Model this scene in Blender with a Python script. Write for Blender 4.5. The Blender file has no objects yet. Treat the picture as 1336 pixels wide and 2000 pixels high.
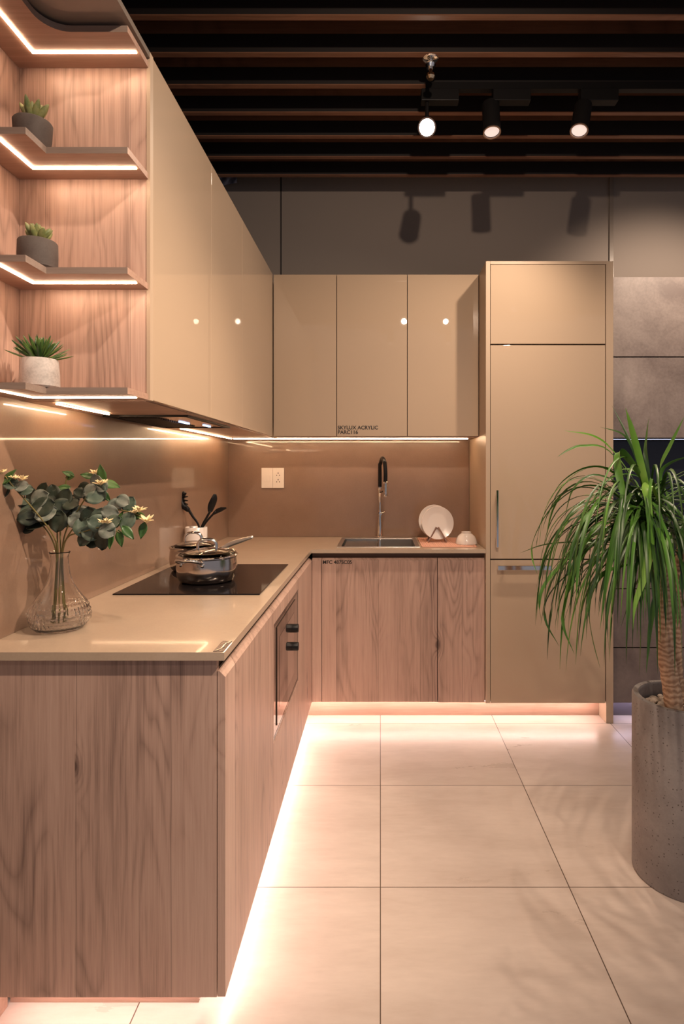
import bpy, bmesh, math, random
from mathutils import Vector, Matrix
random.seed(7)
PI = math.pi
S = bpy.context.scene
COL = S.collection
F = 1149.0; CZ = 1.33
# ---------------------------------------------------------------- camera, world, lamps, exposure
cd = bpy.data.cameras.new('camera'); cam = bpy.data.objects.new('camera', cd); COL.objects.link(cam)
cam.location = (0, 0, CZ); cam.rotation_euler = (PI/2, 0, 0)
cd.sensor_fit = 'VERTICAL'; cd.sensor_height = 24; cd.sensor_width = 24
cd.lens = F/2000*24; cd.shift_x = -75/2000; cd.shift_y = -85/2000; cd.clip_start = .05
S.camera = cam
S.view_settings.view_transform = 'Standard'; S.view_settings.look = 'None'
S.view_settings.exposure = 0.42; S.view_settings.gamma = 1; S.view_settings.use_curve_mapping = False
w = bpy.data.worlds.new('hall'); S.world = w; w.use_nodes = True
w.node_tree.nodes['Background'].inputs[0].default_value = (.70, .66, .72, 1)
w.node_tree.nodes['Background'].inputs[1].default_value = .25
WARM = (1, .77, .585)
def spot(name, loc, target, power, size=110, blend=.8, col=WARM, r=.025):
    l = bpy.data.lights.new(name, 'SPOT'); l.energy = power; l.color = col
    l.spot_size = math.radians(size); l.spot_blend = blend; l.shadow_soft_size = r
    o = bpy.data.objects.new(name, l); COL.objects.link(o); o.location = loc
    o.rotation_euler = (Vector(target)-Vector(loc)).to_track_quat('-Z', 'Y').to_euler()
    return o
SPOTS = [  # lamp mouth, aim, power, cone
    ((.24, .62, 2.82), (.0, 3.2, .85), 66, 128),
    ((.66, .62, 2.82), (.5, 3.0, .4), 36, 84),
    ((.12, -.48, 2.82), (.1, 1.6, .2), 8, 70),
    ((1.25, .62, 2.82), (-.75, 1.8, .82), 190, 54),
    ((.1995, 2.52, 2.7905), (.12, .6, .6), 14, 110),
    ((.49, 2.585, 2.806), (.3, 2.0, .3), 30, 110),
    ((.8645, 2.56, 2.798), (-.1, 2.4, .8), 50, 150),
    ((.81, -.48, 2.82), (.6, 1.8, .0), 20, 74),
    ((1.80, 2.60, 2.80), (1.72, 3.5, 2.2), 48, 90),
]
# ---------------------------------------------------------------- helpers
def tag(o, label=None, cat=None, group=None, kind=None):
    if label: o['label'] = label
    if cat: o['category'] = cat
    if group: o['group'] = group
    if kind: o['kind'] = kind
    return o
def thing(name, label, cat, loc=(0, 0, 0), group=None):
    o = bpy.data.objects.new(name, None); COL.objects.link(o); o.location = loc
    o.empty_display_size = .05
    return tag(o, label, cat, group)
def root_loc(p):
    v = Vector((0, 0, 0))
    while p is not None: v += p.location; p = p.parent
    return v
def obj(name, bm, mat, parent=None, bevel=0, smooth=None, loc=None):
    """vertices come in world coordinates; the mesh is stored relative to its parent (or to loc)"""
    off = root_loc(parent) if parent is not None else Vector(loc if loc else (0, 0, 0))
    if parent is None and loc is None:
        xs = [v.co for v in bm.verts]
        off = Vector((sum(c.x for c in xs)/len(xs), sum(c.y for c in xs)/len(xs), min(c.z for c in xs)))
    bmesh.ops.translate(bm, verts=bm.verts, vec=-off)
    bmesh.ops.recalc_face_normals(bm, faces=bm.faces)
    me = bpy.data.meshes.new(name); bm.to_mesh(me); bm.free()
    o = bpy.data.objects.new(name, me); COL.objects.link(o)
    for m in (mat if isinstance(mat, (list, tuple)) else [mat]): me.materials.append(m)
    if parent is not None: o.parent = parent
    else: o.location = off
    if smooth:
        for p in me.polygons: p.use_smooth = True
        if smooth != 'all':
            me.shade_smooth() if False else None
            md = o.modifiers.new('edges', 'EDGE_SPLIT'); md.split_angle = math.radians(40)
    if bevel:
        md = o.modifiers.new('bevel', 'BEVEL'); md.width = bevel; md.segments = 2; md.limit_method = 'ANGLE'
    return o
def B(*boxes):
    bm = bmesh.new()
    for b in boxes: box(bm, *b)
    return bm
def box(bm, x0, x1, y0, y1, z0, z1, mi=0):
    vs = [bm.verts.new((x, y, z)) for x in (x0, x1) for y in (y0, y1) for z in (z0, z1)]
    for f in ((0, 1, 3, 2), (4, 6, 7, 5), (0, 4, 5, 1), (2, 3, 7, 6), (0, 2, 6, 4), (1, 5, 7, 3)):
        fc = bm.faces.new([vs[i] for i in f]); fc.material_index = mi
def prism(bm, poly, axis, a, b):
    """extrude 2D polygon along axis ('x','y','z')"""
    def P(u, v, t):
        return {'x': (t, u, v), 'y': (u, t, v), 'z': (u, v, t)}[axis]
    A_ = [bm.verts.new(P(u, v, a)) for u, v in poly]; B_ = [bm.verts.new(P(u, v, b)) for u, v in poly]
    n = len(poly)
    bm.faces.new(A_); bm.faces.new(B_[::-1])
    for i in range(n): bm.faces.new((A_[i], A_[(i+1) % n], B_[(i+1) % n], B_[i]))
def spline(pts, n=8):
    P = [Vector(p) for p in pts]
    if len(P) < 3: return P
    P = [P[0]*2-P[1]] + P + [P[-1]*2-P[-2]]
    out = []
    for i in range(1, len(P)-2):
        for k in range(n):
            t = k/n; a, b, c, d = P[i-1], P[i], P[i+1], P[i+2]
            out.append(.5*((2*b)+(c-a)*t+(2*a-5*b+4*c-d)*t*t+(3*b-a-3*c+d)*t**3))
    out.append(P[-2]); return out
def tube(bm, pts, r, seg=12, cap=True, flat=1.0):
    pts = [Vector(p) for p in pts]; n = len(pts); rings = []
    rr = r if isinstance(r, (list, tuple)) else [r]*n
    ref = None
    for i, p in enumerate(pts):
        t = (pts[min(i+1, n-1)]-pts[max(i-1, 0)]).normalized()
        if ref is None: ref = t.orthogonal().normalized()
        ref = (ref-t*ref.dot(t)).normalized(); bi = t.cross(ref)
        k = rr[i] if len(rr) == n else rr[0]+(rr[-1]-rr[0])*i/(n-1)
        rings.append([bm.verts.new(p+(ref*math.cos(a)*k+bi*math.sin(a)*k*flat)) for a in [2*PI*j/seg for j in range(seg)]])
    for a, b in zip(rings, rings[1:]):
        for j in range(seg): bm.faces.new((a[j], a[(j+1) % seg], b[(j+1) % seg], b[j]))
    if cap: bm.faces.new(rings[0][::-1]); bm.faces.new(rings[-1])
def lathe(bm, prof, c=(0, 0, 0), seg=40, M=None, fn=None):
    c = Vector(c); rings = []
    for r, z in prof:
        if r < 1e-6: ring = [Vector((0, 0, z))]
        else: ring = [Vector((r*math.cos(2*PI*j/seg), r*math.sin(2*PI*j/seg), z)) for j in range(seg)]
        if fn: ring = [fn(v, j) for j, v in enumerate(ring)]
        rings.append([bm.verts.new((M @ v if M else v)+c) for v in ring])
    for a, b in zip(rings, rings[1:]):
        if len(a) == 1 and len(b) == 1: continue
        for j in range(seg):
            k = (j+1) % seg
            if len(a) == 1: bm.faces.new((a[0], b[k], b[j]))
            elif len(b) == 1: bm.faces.new((a[j], a[k], b[0]))
            else: bm.faces.new((a[j], a[k], b[k], b[j]))
def L(prof, c=(0, 0, 0), **k):
    bm = bmesh.new(); lathe(bm, prof, c, **k); return bm
def T(pts, r, **k):
    bm = bmesh.new(); tube(bm, pts, r, **k); return bm
def at(px, py, Y):
    return Vector(((px-743)*Y/F, Y, CZ-(py-915)*Y/F))
# ---------------------------------------------------------------- materials
class N:
    def __init__(s, name):
        s.m = bpy.data.materials.new(name); s.m.use_nodes = True; s.t = s.m.node_tree
        s.b = s.t.nodes['Principled BSDF']
    def n(s, kind, **kw):
        nd = s.t.nodes.new(kind)
        for k, v in kw.items(): setattr(nd, k, v)
        return nd
    def l(s, a, b): s.t.links.new(a, b)
    def math(s, op, a, b=None, c=None):
        nd = s.n('ShaderNodeMath', operation=op)
        for i, v in enumerate((a, b, c)):
            if v is None: continue
            if isinstance(v, (int, float)): nd.inputs[i].default_value = v
            else: s.l(v, nd.inputs[i])
        return nd.outputs[0]
    def comb(s, x, y, z):
        nd = s.n('ShaderNodeCombineXYZ')
        for i, v in enumerate((x, y, z)):
            if isinstance(v, (int, float)): nd.inputs[i].default_value = v
            else: s.l(v, nd.inputs[i])
        return nd.outputs[0]
    def noise(s, vec, scale=1, detail=3, rough=.5, dist=0):
        nd = s.n('ShaderNodeTexNoise'); s.l(vec, nd.inputs['Vector'])
        nd.inputs['Scale'].default_value = scale; nd.inputs['Detail'].default_value = detail
        nd.inputs['Roughness'].default_value = rough; nd.inputs['Distortion'].default_value = dist
        return nd.outputs[0]
    def ramp(s, fac, stops):
        nd = s.n('ShaderNodeValToRGB'); s.l(fac, nd.inputs[0]); e = nd.color_ramp.elements
        while len(e) < len(stops): e.new(.5)
        for el, (p, c) in zip(e, stops):
            el.position = p; el.color = (*c, 1) if len(c) == 3 else c
        return nd.outputs[0]
    def mix(s, fac, a, b, mode='MIX'):
        nd = s.n('ShaderNodeMix', data_type='RGBA', blend_type=mode)
        for i, v in ((0, fac), (6, a), (7, b)):
            if isinstance(v, (int, float)): nd.inputs[i].default_value = v
            elif isinstance(v, tuple): nd.inputs[i].default_value = (*v, 1)
            else: s.l(v, nd.inputs[i])
        return nd.outputs[2]
    def pos(s):
        g = s.n('ShaderNodeNewGeometry'); x = s.n('ShaderNodeSeparateXYZ'); s.l(g.outputs['Position'], x.inputs[0])
        return g.outputs['Position'], x.outputs[0], x.outputs[1], x.outputs[2]
    def bump(s, h, strength=.2, dist=.002):
        nd = s.n('ShaderNodeBump'); nd.inputs['Strength'].default_value = strength; nd.inputs['Distance'].default_value = dist
        s.l(h, nd.inputs['Height']); s.l(nd.outputs[0], s.b.inputs['Normal'])
def plain(name, col, rough=.5, metal=0, coat=0, spec=None, emit=None, es=0, trans=0, ior=None, coatr=.03, aniso=0):
    a = N(name); b = a.b
    b.inputs['Base Color'].default_value = (*col, 1); b.inputs['Roughness'].default_value = rough
    b.inputs['Metallic'].default_value = metal; b.inputs['Coat Weight'].default_value = coat
    b.inputs['Coat Roughness'].default_value = coatr
    b.inputs['Anisotropic'].default_value = aniso
    if spec is not None: b.inputs['Specular IOR Level'].default_value = spec
    if trans: b.inputs['Transmission Weight'].default_value = trans
    if ior: b.inputs['IOR'].default_value = ior
    if emit: b.inputs['Emission Color'].default_value = (*emit, 1); b.inputs['Emission Strength'].default_value = es
    return a.m
def wood(name, light, mid, dark, plank=.2, axis='z', off=0.0, rough=.42, knots=True, seam=.55):
    a = N(name); P, x, y, z = a.pos()
    if axis == 'z': u = a.math('ADD', x, y); v = z; d = a.math('SUBTRACT', x, y)
    elif axis == 'x': u = y; v = x; d = z
    else: u = x; v = y; d = z
    u = a.math('ADD', u, off)
    idx = a.math('FLOOR', a.math('DIVIDE', u, plank))
    wn = a.n('ShaderNodeTexWhiteNoise', noise_dimensions='1D'); a.l(idx, wn.inputs['W']); rnd = wn.outputs['Value']
    fr = a.math('FRACT', a.math('DIVIDE', u, plank))
    vo = a.math('ADD', v, a.math('MULTIPLY', rnd, 7.3))
    # cathedral grain: contour lines of a stretched noise
    n1 = a.noise(a.comb(a.math('MULTIPLY', u, 5.5), a.math('MULTIPLY', d, .5), a.math('MULTIPLY', vo, .95)), 1, 2, .45, .25)
    # knots pull the contours together
    vor = a.n('ShaderNodeTexVoronoi', feature='F1'); vor.inputs['Scale'].default_value = 1
    a.l(a.comb(a.math('MULTIPLY', u, 7.0), 0.0, a.math('MULTIPLY', vo, 3.0)), vor.inputs['Vector'])
    kd = vor.outputs['Distance']; vc = a.n('ShaderNodeSeparateColor'); a.l(vor.outputs['Color'], vc.inputs[0])
    on = a.math('GREATER_THAN', vc.outputs[0], .52)
    kn = a.math('MULTIPLY', a.math('POWER', a.math('MAXIMUM', a.math('SUBTRACT', 1, a.math('MULTIPLY', kd, 2.9)), 0), 2), on)
    field = a.math('ADD', n1, a.math('MULTIPLY', kn, .24 if knots else 0))
    ring = a.math('MULTIPLY', a.math('PINGPONG', a.math('MULTIPLY', field, 19), .5), 2)
    mask = a.noise(a.comb(a.math('MULTIPLY', u, 4), 3.0, a.math('MULTIPLY', vo, 1.1)), 1, 2, .5)
    mask = a.math('MINIMUM', 1, a.math('MAXIMUM', 0, a.math('MULTIPLY', a.math('SUBTRACT', mask, .42), 6)))
    ring = a.math('MULTIPLY', a.math('POWER', ring, 2.2), a.math('ADD', mask, a.math('MULTIPLY', kn, .5)))
    fib = a.noise(a.comb(a.math('MULTIPLY', u, 330), a.math('MULTIPLY', d, 260), a.math('MULTIPLY', v, 9)), 1, 3, .6)
    fib2 = a.noise(a.comb(a.math('MULTIPLY', u, 70), a.math('MULTIPLY', d, 60), a.math('MULTIPLY', vo, 1.5)), 1, 3, .6)
    big = a.noise(a.comb(a.math('MULTIPLY', u, 7), 0.0, a.math('MULTIPLY', vo, 1.2)), 1, 3, .55)
    f = a.math('ADD', .045, a.math('MULTIPLY', ring, .13))
    f = a.math('ADD', f, a.math('MULTIPLY', fib, .34))
    f = a.math('ADD', f, a.math('MULTIPLY', fib2, .36))
    f = a.math('ADD', f, a.math('MULTIPLY', big, .42))
    f = a.math('ADD', f, a.math('MULTIPLY', rnd, .10))
    if knots: f = a.math('ADD', f, a.math('MULTIPLY', a.math('POWER', kn, 3.0), .62))
    c = a.ramp(f, [(.42, light), (.68, mid), (1.0, dark)])
    # thin wandering seam between boards
    sw = a.math('MULTIPLY', a.noise(a.comb(0.0, idx, a.math('MULTIPLY', v, 3)), 1, 2), .03)
    e = a.math('ABSOLUTE', a.math('SUBTRACT', a.math('ADD', fr, sw), .03))
    ln = a.math('LESS_THAN', e, .006)
    c = a.mix(a.math('MULTIPLY', ln, seam), c, tuple(k*.45 for k in dark))
    a.l(c, a.b.inputs['Base Color'])
    a.b.inputs['Roughness'].default_value = rough
    a.bump(fib, .12, .0008)
    return a.m
OAK = wood('oak_laminate', (.60, .42, .34), (.47, .31, .245), (.13, .078, .062), plank=.22, off=.004, seam=.35)
OAKX = wood('oak_laminate_crosswise', (.53, .345, .265), (.41, .255, .19), (.22, .125, .09), plank=.6, axis='x', knots=False)
OAKEDGE = wood('oak_edge_band', (.33, .255, .215), (.25, .185, .15), (.15, .10, .08), plank=.9, axis='x', knots=False)
SLATW = wood('walnut_slat', (.30, .14, .08), (.20, .09, .05), (.09, .04, .022), plank=.7, axis='x', knots=False, seam=0)
ACR = plain('beige_acrylic', (.475, .355, .25), .5, coat=1, coatr=.012, spec=.15)
ACRE = plain('beige_edge', (.47, .355, .255), .4)
CARC = plain('carcass_dark', (.06, .04, .03), .6)
CHAN = plain('brown_channel', (.16, .095, .065), .45)
TAUPE = plain('taupe_gloss_board', (.24, .20, .17), .25, coat=.6)
WALLP = plain('taupe_wall_paint', (.27, .225, .195), .75)
LEFTP = plain('grey_wall_paint', (.20, .17, .15), .8)
BLACKC = plain('black_ceiling', (.006, .005, .005), .9)
SLATB = plain('slat_dark_face', (.010, .006, .005), .6)
def quartz(name, c1, c2, rough, coat=.5):
    a = N(name); P, x, y, z = a.pos()
    n = a.noise(P, 6, 6, .65); n2 = a.noise(P, 180, 2, .5)
    f = a.math('ADD', a.math('MULTIPLY', n, .7), a.math('MULTIPLY', n2, .3))
    a.l(a.ramp(f, [(.35, c1), (.65, c2)]), a.b.inputs['Base Color'])
    a.b.inputs['Roughness'].default_value = rough
    a.b.inputs['Coat Weight'].default_value = coat; a.b.inputs['Coat Roughness'].default_value = .04
    return a.m
QTZ = quartz('beige_quartz', (.43, .325, .235), (.49, .375, .275), .35, .7)
SPL = quartz('brown_quartz_splash', (.235, .145, .098), (.275, .175, .120), .35, .7)
STEEL = plain('brushed_steel', (.60, .54, .50), .15, 1, aniso=.4)
CHROME = plain('chrome', (.80, .78, .76), .07, 1)
SINKS = plain('sink_steel', (.60, .56, .52), .28, 1)
DKPLATE = plain('smoked_plate', (.10, .09, .085), .2, .3)
BLK = plain('black_plastic', (.010, .009, .009), .38, spec=.18)
BLKG = plain('black_glass', (.010, .008, .008), .05, spec=.3)
OVENG = plain('oven_mirror_glass', (.07, .045, .035), .04, .35, coat=.5)
WHITEC = plain('white_ceramic', (.70, .63, .58), .2, coat=.5)
WHITEP = plain('white_plastic', (.78, .70, .62), .35)
MATT = plain('salmon_mat', (.62, .33, .24), .7)
RACKM = plain('walnut_rack', (.20, .11, .08), .45)
GLASS = plain('clear_glass', (1, 1, 1), .0, trans=1, ior=1.45)
LID = plain('lid_glass', (.95, .95, .95), .0, trans=1, ior=1.3)
INK = plain('printed_ink', (.012, .010, .010), .6)
SHIMMER = plain('bluish_shimmer', (.35, .37, .5), .15, trans=.3)  # for the added sheet that imitates a bluish shimmer
def concrete(name, c1, c2, scale=4, rough=.6, specks=False):
    a = N(name); P, x, y, z = a.pos()
    n = a.noise(P, scale, 8, .62, .4); n2 = a.noise(P, scale*22, 3, .6)
    f = a.math('ADD', a.math('MULTIPLY', n, .8), a.math('MULTIPLY', n2, .2))
    c = a.ramp(f, [(.36, c1), (.64, c2)])
    if specks:
        v = a.n('ShaderNodeTexVoronoi'); v.inputs['Scale'].default_value = 95; a.l(P, v.inputs['Vector'])
        vs = a.n('ShaderNodeSeparateColor'); a.l(v.outputs['Color'], vs.inputs[0])
        sp = a.math('MULTIPLY', a.math('LESS_THAN', v.outputs['Distance'], .2), a.math('GREATER_THAN', vs.outputs[0], .55))
        c = a.mix(a.math('MULTIPLY', sp, .75), c, (.05, .035, .03))
        a.bump(n2, .25, .002)
    a.l(c, a.b.inputs['Base Color']); a.b.inputs['Roughness'].default_value = rough
    return a.m
CONC = concrete('concrete_laminate', (.16, .125, .115), (.33, .275, .25), 3.2, .5)
CONCD = concrete('dark_concrete_laminate', (.12, .095, .09), (.20, .16, .15), 3.2, .5)
POTC = concrete('terrazzo_planter', (.22, .20, .195), (.33, .305, .295), 5, .6, True)
POTG = concrete('charcoal_pot', (.065, .05, .045), (.11, .09, .08), 14, .8)
POTW = concrete('marbled_pot', (.25, .22, .20), (.62, .56, .52), 9, .6)
NAVY = plain('dark_blue_splash', (.02, .022, .04), .25)
def floor_mat():
    a = N('beige_porcelain_tiles'); P, x, y, z = a.pos()
    t = .6
    fx = a.math('FRACT', a.math('ADD', a.math('DIVIDE', x, t), 20)); fy = a.math('FRACT', a.math('ADD', a.math('DIVIDE', a.math('SUBTRACT', y, 3.069), t), 20))
    def edge(f): return a.math('MINIMUM', f, a.math('SUBTRACT', 1, f))
    e = a.math('MINIMUM', edge(fx), edge(fy)); ln = a.math('LESS_THAN', e, .0026)
    ix = a.math('FLOOR', a.math('ADD', a.math('DIVIDE', x, t), 20)); iy = a.math('FLOOR', a.math('ADD', a.math('DIVIDE', a.math('SUBTRACT', y, 3.069), t), 20))
    wn = a.n('ShaderNodeTexWhiteNoise', noise_dimensions='2D'); a.l(a.comb(ix, iy, 0.0), wn.inputs['Vector'])
    o = a.math('MULTIPLY', wn.outputs['Value'], 13)
    n = a.noise(a.comb(a.math('ADD', a.math('MULTIPLY', x, 2.2), o), a.math('MULTIPLY', y, 7), o), 1, 7, .62, .1)
    n2 = a.noise(a.comb(a.math('MULTIPLY', x, 14), a.math('MULTIPLY', y, 60), o), 1, 4, .6, .3)
    f = a.math('ADD', a.math('MULTIPLY', n, .75), a.math('MULTIPLY', n2, .25))
    c = a.ramp(f, [(.34, (.54, .445, .385)), (.50, (.60, .505, .445)), (.66, (.66, .56, .495))])
    c = a.mix(ln, c, (.10, .065, .045))
    a.l(c, a.b.inputs['Base Color'])
    a.l(a.math('ADD', a.math('MULTIPLY', n, .16), .22), a.b.inputs['Roughness'])
    return a.m
TILE = floor_mat()
def leafmat(name, c1, c2, rough=.35, scale=30, trans=.0):
    a = N(name); P, x, y, z = a.pos()
    a.l(a.ramp(a.noise(P, scale, 3), [(.35, c1), (.65, c2)]), a.b.inputs['Base Color'])
    a.b.inputs['Roughness'].default_value = rough
    a.b.inputs['Subsurface Weight'].default_value = trans
    return a.m
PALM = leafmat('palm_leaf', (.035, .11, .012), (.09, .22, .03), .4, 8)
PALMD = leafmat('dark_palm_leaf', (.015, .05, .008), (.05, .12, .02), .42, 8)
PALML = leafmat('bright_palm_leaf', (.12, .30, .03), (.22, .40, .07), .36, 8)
EUC = leafmat('eucalyptus_leaf', (.055, .085, .06), (.115, .15, .11), .45, 40)
EUCD = leafmat('dark_eucalyptus_leaf', (.018, .030, .018), (.05, .06, .042), .45, 40)
EUCG = leafmat('silver_eucalyptus_leaf', (.12, .15, .12), (.25, .27, .23), .4, 40)
GRN = leafmat('green_leaf', (.03, .085, .02), (.07, .15, .04), .35, 30)
CREAM = plain('cream_petal', (.82, .66, .38), .5)
STEMM = plain('stem_olive', (.16, .13, .04), .5)
STEMG = plain('stem_green', (.10, .13, .03), .5)
SUCC = leafmat('succulent_leaf', (.12, .16, .05), (.27, .27, .10), .5, 60)
SUCD = leafmat('spiky_leaf', (.02, .06, .015), (.09, .16, .03), .35, 50)
def bark():
    a = N('ringed_bark'); P, x, y, z = a.pos()
    wv = a.n('ShaderNodeTexWave', wave_type='BANDS', bands_direction='Z'); a.l(P, wv.inputs['Vector'])
    wv.inputs['Scale'].default_value = 19; wv.inputs['Distortion'].default_value = 8; wv.inputs['Detail'].default_value = 3; wv.inputs['Detail Scale'].default_value = 1.5
    n = a.noise(P, 60, 4)
    f = a.math('ADD', a.math('MULTIPLY', wv.outputs[1] if len(wv.outputs) > 1 else wv.outputs[0], .55), a.math('MULTIPLY', n, .5))
    a.l(a.ramp(f, [(.15, (.30, .17, .10)), (.45, (.47, .29, .18)), (.8, (.62, .43, .29))]), a.b.inputs['Base Color'])
    a.b.inputs['Roughness'].default_value = .8; a.bump(f, .5, .003)
    return a.m
BARK = bark()
SOIL = plain('dark_soil', (.05, .035, .025), .9)
PEB = concrete('pebble', (.38, .29, .22), (.62, .52, .43), 25, .6)
def emis(name, c, s): return plain(name, (.8, .8, .8), .5, emit=c, es=s)
LEDW = emis('warm_led', (1, .69, .46), 32)
LEDU = emis('warm_undercabinet_led', (1, .66, .38), 64)
LEDF = emis('floor_led', (1, .72, .63), 40)
LEDC = emis('cool_led', (.62, .70, 1), 1.2)
LEDH = emis('hood_led', (.50, .66, 1), 1.6)
LEDR = emis('lilac_floor_led', (.80, .72, 1), 16)
LENS = emis('lit_lens', (1, .80, .72), .5)
LENSB = emis('bright_lens', (1, .86, .70), 30)
# ---------------------------------------------------------------- the setting
XL = -.952; YB = 3.646; ZC = 3.42
def struct(name, bm, m, loc=None, **k):
    o = obj(name, bm, m, **k); o['kind'] = 'structure'; return o
struct('floor', B((-2.6, 4.2, -1.2, 3.75, -.05, 0)), TILE)
struct('wall_back', B((-2.6, 4.2, YB, YB+.1, 0, ZC)), WALLP)
struct('wall_left', B((-1.0, XL, .2, YB-.0005, 0, 2.4125)), LEFTP)
struct('light_block_left', B((-2.6, -2.5, -1.2, YB-.0005, 0, ZC)), LEFTP)  # unseen wall added to keep world light from leaking in at left
struct('ceiling', B((-2.6, 4.2, -1.2, YB+.1, ZC, ZC+.05)), BLACKC)
struct('trim_1', B((-.62, -.612, YB-.002, YB, 2.42, 3.3)), SLATB)
struct('trim_2', B((1.416, 1.44, YB-.012, YB, 2.42, 3.3)), TAUPE)
struct('baseboard_left', B((XL, -.922, .6, 1.455, 0, .07)), OAKX)
ords = ['nearest the back wall', 'second from the back wall', 'third from the back wall', 'fourth from the back wall, over the track',
        'fifth from the back wall', 'sixth from the back wall', 'seventh from the back wall, at the top of the photo']
for k in range(7):
    y = 3.41-.2003*k
    t = thing('ceiling_slat', 'long dark timber ceiling slat running side to side, ' + ords[k], 'ceiling slat', (1.4, y, 3.03), 'timber slats under the ceiling')
    obj('slat_body', B((-2.45, 4.1, y, y+.022, 3.0345, 3.11)), SLATB, t)
    obj('bottom_edge', B((-2.45, 4.1, y-.001, y+.024, 3.03, 3.0345)), SLATW, t)
    obj('upper_board', B((-2.45, 4.1, y-.0, y+.022, 3.11, 3.40)), SLATW, t)
# nearer slats, above the frame: they shade and carry the rear track
for k in range(7, 20):
    y = 3.41-.2003*k
    o = obj('ceiling_slat', B((-2.45, 4.1, y, y+.022, 3.03, 3.40)), SLATW)
    tag(o, 'timber ceiling slat overhead, nearer than the seven in view', 'ceiling slat', 'timber slats overhead'); 
# backsplashes
tag(obj('backsplash', B((XL+.0006, XL+.012, 1.36, YB-.001, .9087, 1.5065)), SPL), 'polished brown stone splashback on left wall behind hob and vase', 'splashback')
tag(obj('backsplash', B((XL+.0125, .5475, YB-.012, YB-.0008, .9087, 1.5065)), SPL), 'polished brown stone splashback on back wall behind the tap', 'splashback')
# ---------------------------------------------------------------- countertop with sink hole
SX0, SX1, SY0, SY1 = -.222, .200, 3.150, 3.560
bm = bmesh.new()
CX = -.3585; CY = 3.062; ZT = .908; ZB = .889
box(bm, XL+.001, CX, 1.35, CY, ZB, ZT)
box(bm, XL+.001, SX0, CY, YB-.001, ZB, ZT)
box(bm, SX1, .5485, CY, YB-.001, ZB, ZT)
box(bm, SX0, SX1, CY, SY0, ZB, ZT); box(bm, SX0, SX1, SY1, YB-.001, ZB, ZT)
bmesh.ops.remove_doubles(bm, verts=bm.verts, dist=1e-5)
tag(obj('countertop', bm, QTZ, loc=(-.6, 2.2, ZB)), 'L-shaped beige polished stone worktop over oak cabinets', 'countertop')
# small metallic corner label
st = thing('corner_sticker', 'small silver foil sticker with wavy line on near corner of worktop', 'sticker', (-.373, 1.395, ZT))
obj('foil', B((-.3855, -.3615, 1.355, 1.437, ZT, ZT+.0012)), plain('foil', (.16, .12, .11), .25, .6), st)
pts = [(-.381, 1.357), (-.374, 1.372), (-.371, 1.39), (-.372, 1.405), (-.369, 1.42), (-.3625, 1.435)]
bm = bmesh.new(); sp = spline([(a, b, ZT+.0018) for a, b in pts], 6)
for p, q in zip(sp, sp[1:]):
    vs = [bm.verts.new(p+Vector((-.0013, 0, 0))), bm.verts.new(p+Vector((.0013, 0, 0))), bm.verts.new(q+Vector((.0013, 0, 0))), bm.verts.new(q+Vector((-.0013, 0, 0)))]
    bm.faces.new(vs)
bmesh.ops.remove_doubles(bm, verts=bm.verts, dist=1e-6)
r = bmesh.ops.extrude_face_region(bm, geom=bm.faces[:]); bmesh.ops.translate(bm, verts=[v for v in r['geom'] if isinstance(v, bmesh.types.BMVert)], vec=(0, 0, -.0005))
obj('wavy_line', bm, plain('foil_line', (.9, .85, .8), .2, 1), st)
# ---------------------------------------------------------------- base cabinets, left run  (door face x = -.36)
DX = -.36; DT = .018; ZD0 = .104; ZD1 = .860
def text(body, size, loc, parent, rot=(PI/2, 0, 0), name='printed_text'):
    c = bpy.data.curves.new(name, 'FONT'); c.body = body; c.size = size; c.extrude = .0002; c.offset = size*.022
    c.space_line = .9
    tmp = bpy.data.objects.new(name, c); COL.objects.link(tmp)
    bpy.context.view_layer.update()
    me = bpy.data.meshes.new_from_object(tmp.evaluated_get(bpy.context.evaluated_depsgraph_get()))
    bpy.data.objects.remove(tmp); me.name = name; me.materials.clear(); me.materials.append(INK)
    o = bpy.data.objects.new(name, me); COL.objects.link(o)
    o.parent = parent; o.location = Vector(loc)-root_loc(parent); o.rotation_euler = rot
    o['label'] = 'black printed lettering'
    return o
def xdoor(parent, y0, y1, z0, z1, mat, name='door', bev=True):
    """front that faces +x, with a 45 degree finger-pull bevel at its top"""
    bm = bmesh.new(); c = .014 if bev else 0
    poly = [(DX-DT, z0), (DX, z0), (DX, z1-(c if bev else 0)), (DX-c, z1), (DX-DT, z1)] if bev else [(DX-DT, z0), (DX, z0), (DX, z1), (DX-DT, z1)]
    prism(bm, poly, 'y', y0, y1)
    return obj(name, bm, mat, parent)
c1 = thing('base_cabinet', 'oak laminate base cabinet at the near end of the worktop, beside the oven', 'base cabinet', (-.66, 1.67, .1))
obj('end_panel', B((XL+.002, -.380, 1.365, 1.383, .103, .8845)), OAK, c1)['label'] = 'wide wood-grain end panel'
obj('carcass', B((XL+.002, -.3795, 1.384, 1.9862, .103, .852), (-.392, -.3795, 1.384, 1.9862, .097, .103)), CARC, c1)  # narrow low lip on this and later oak carcasses added against LED leaks
obj('finger_channel', B((XL+.002, -.392, 1.384, 1.9862, .8525, .8885)), CHAN, c1)
xdoor(c1, 1.3655, 1.9858, ZD0, ZD1, OAK)
c2 = thing('oven_cabinet', 'oak laminate housing cabinet around the built-in oven with drawer below', 'base cabinet', (-.66, 2.28, .1))
OY0, OY1, OZ0, OZ1 = 1.992, 2.582, .400, .798
obj('carcass', B((XL+.002, -.945+.02, 1.9868, 2.584, .103, .852), (XL+.022, -.3795, 1.9868, 2.584, .103, .392), (-.392, -.3795, 1.9868, 2.584, .097, .103), (XL+.022, -.3795, 1.9868, 2.584, .803, .852)), CARC, c2)
obj('finger_channel', B((XL+.002, -.392, 1.9868, 2.584, .8525, .8885)), CHAN, c2)
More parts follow.
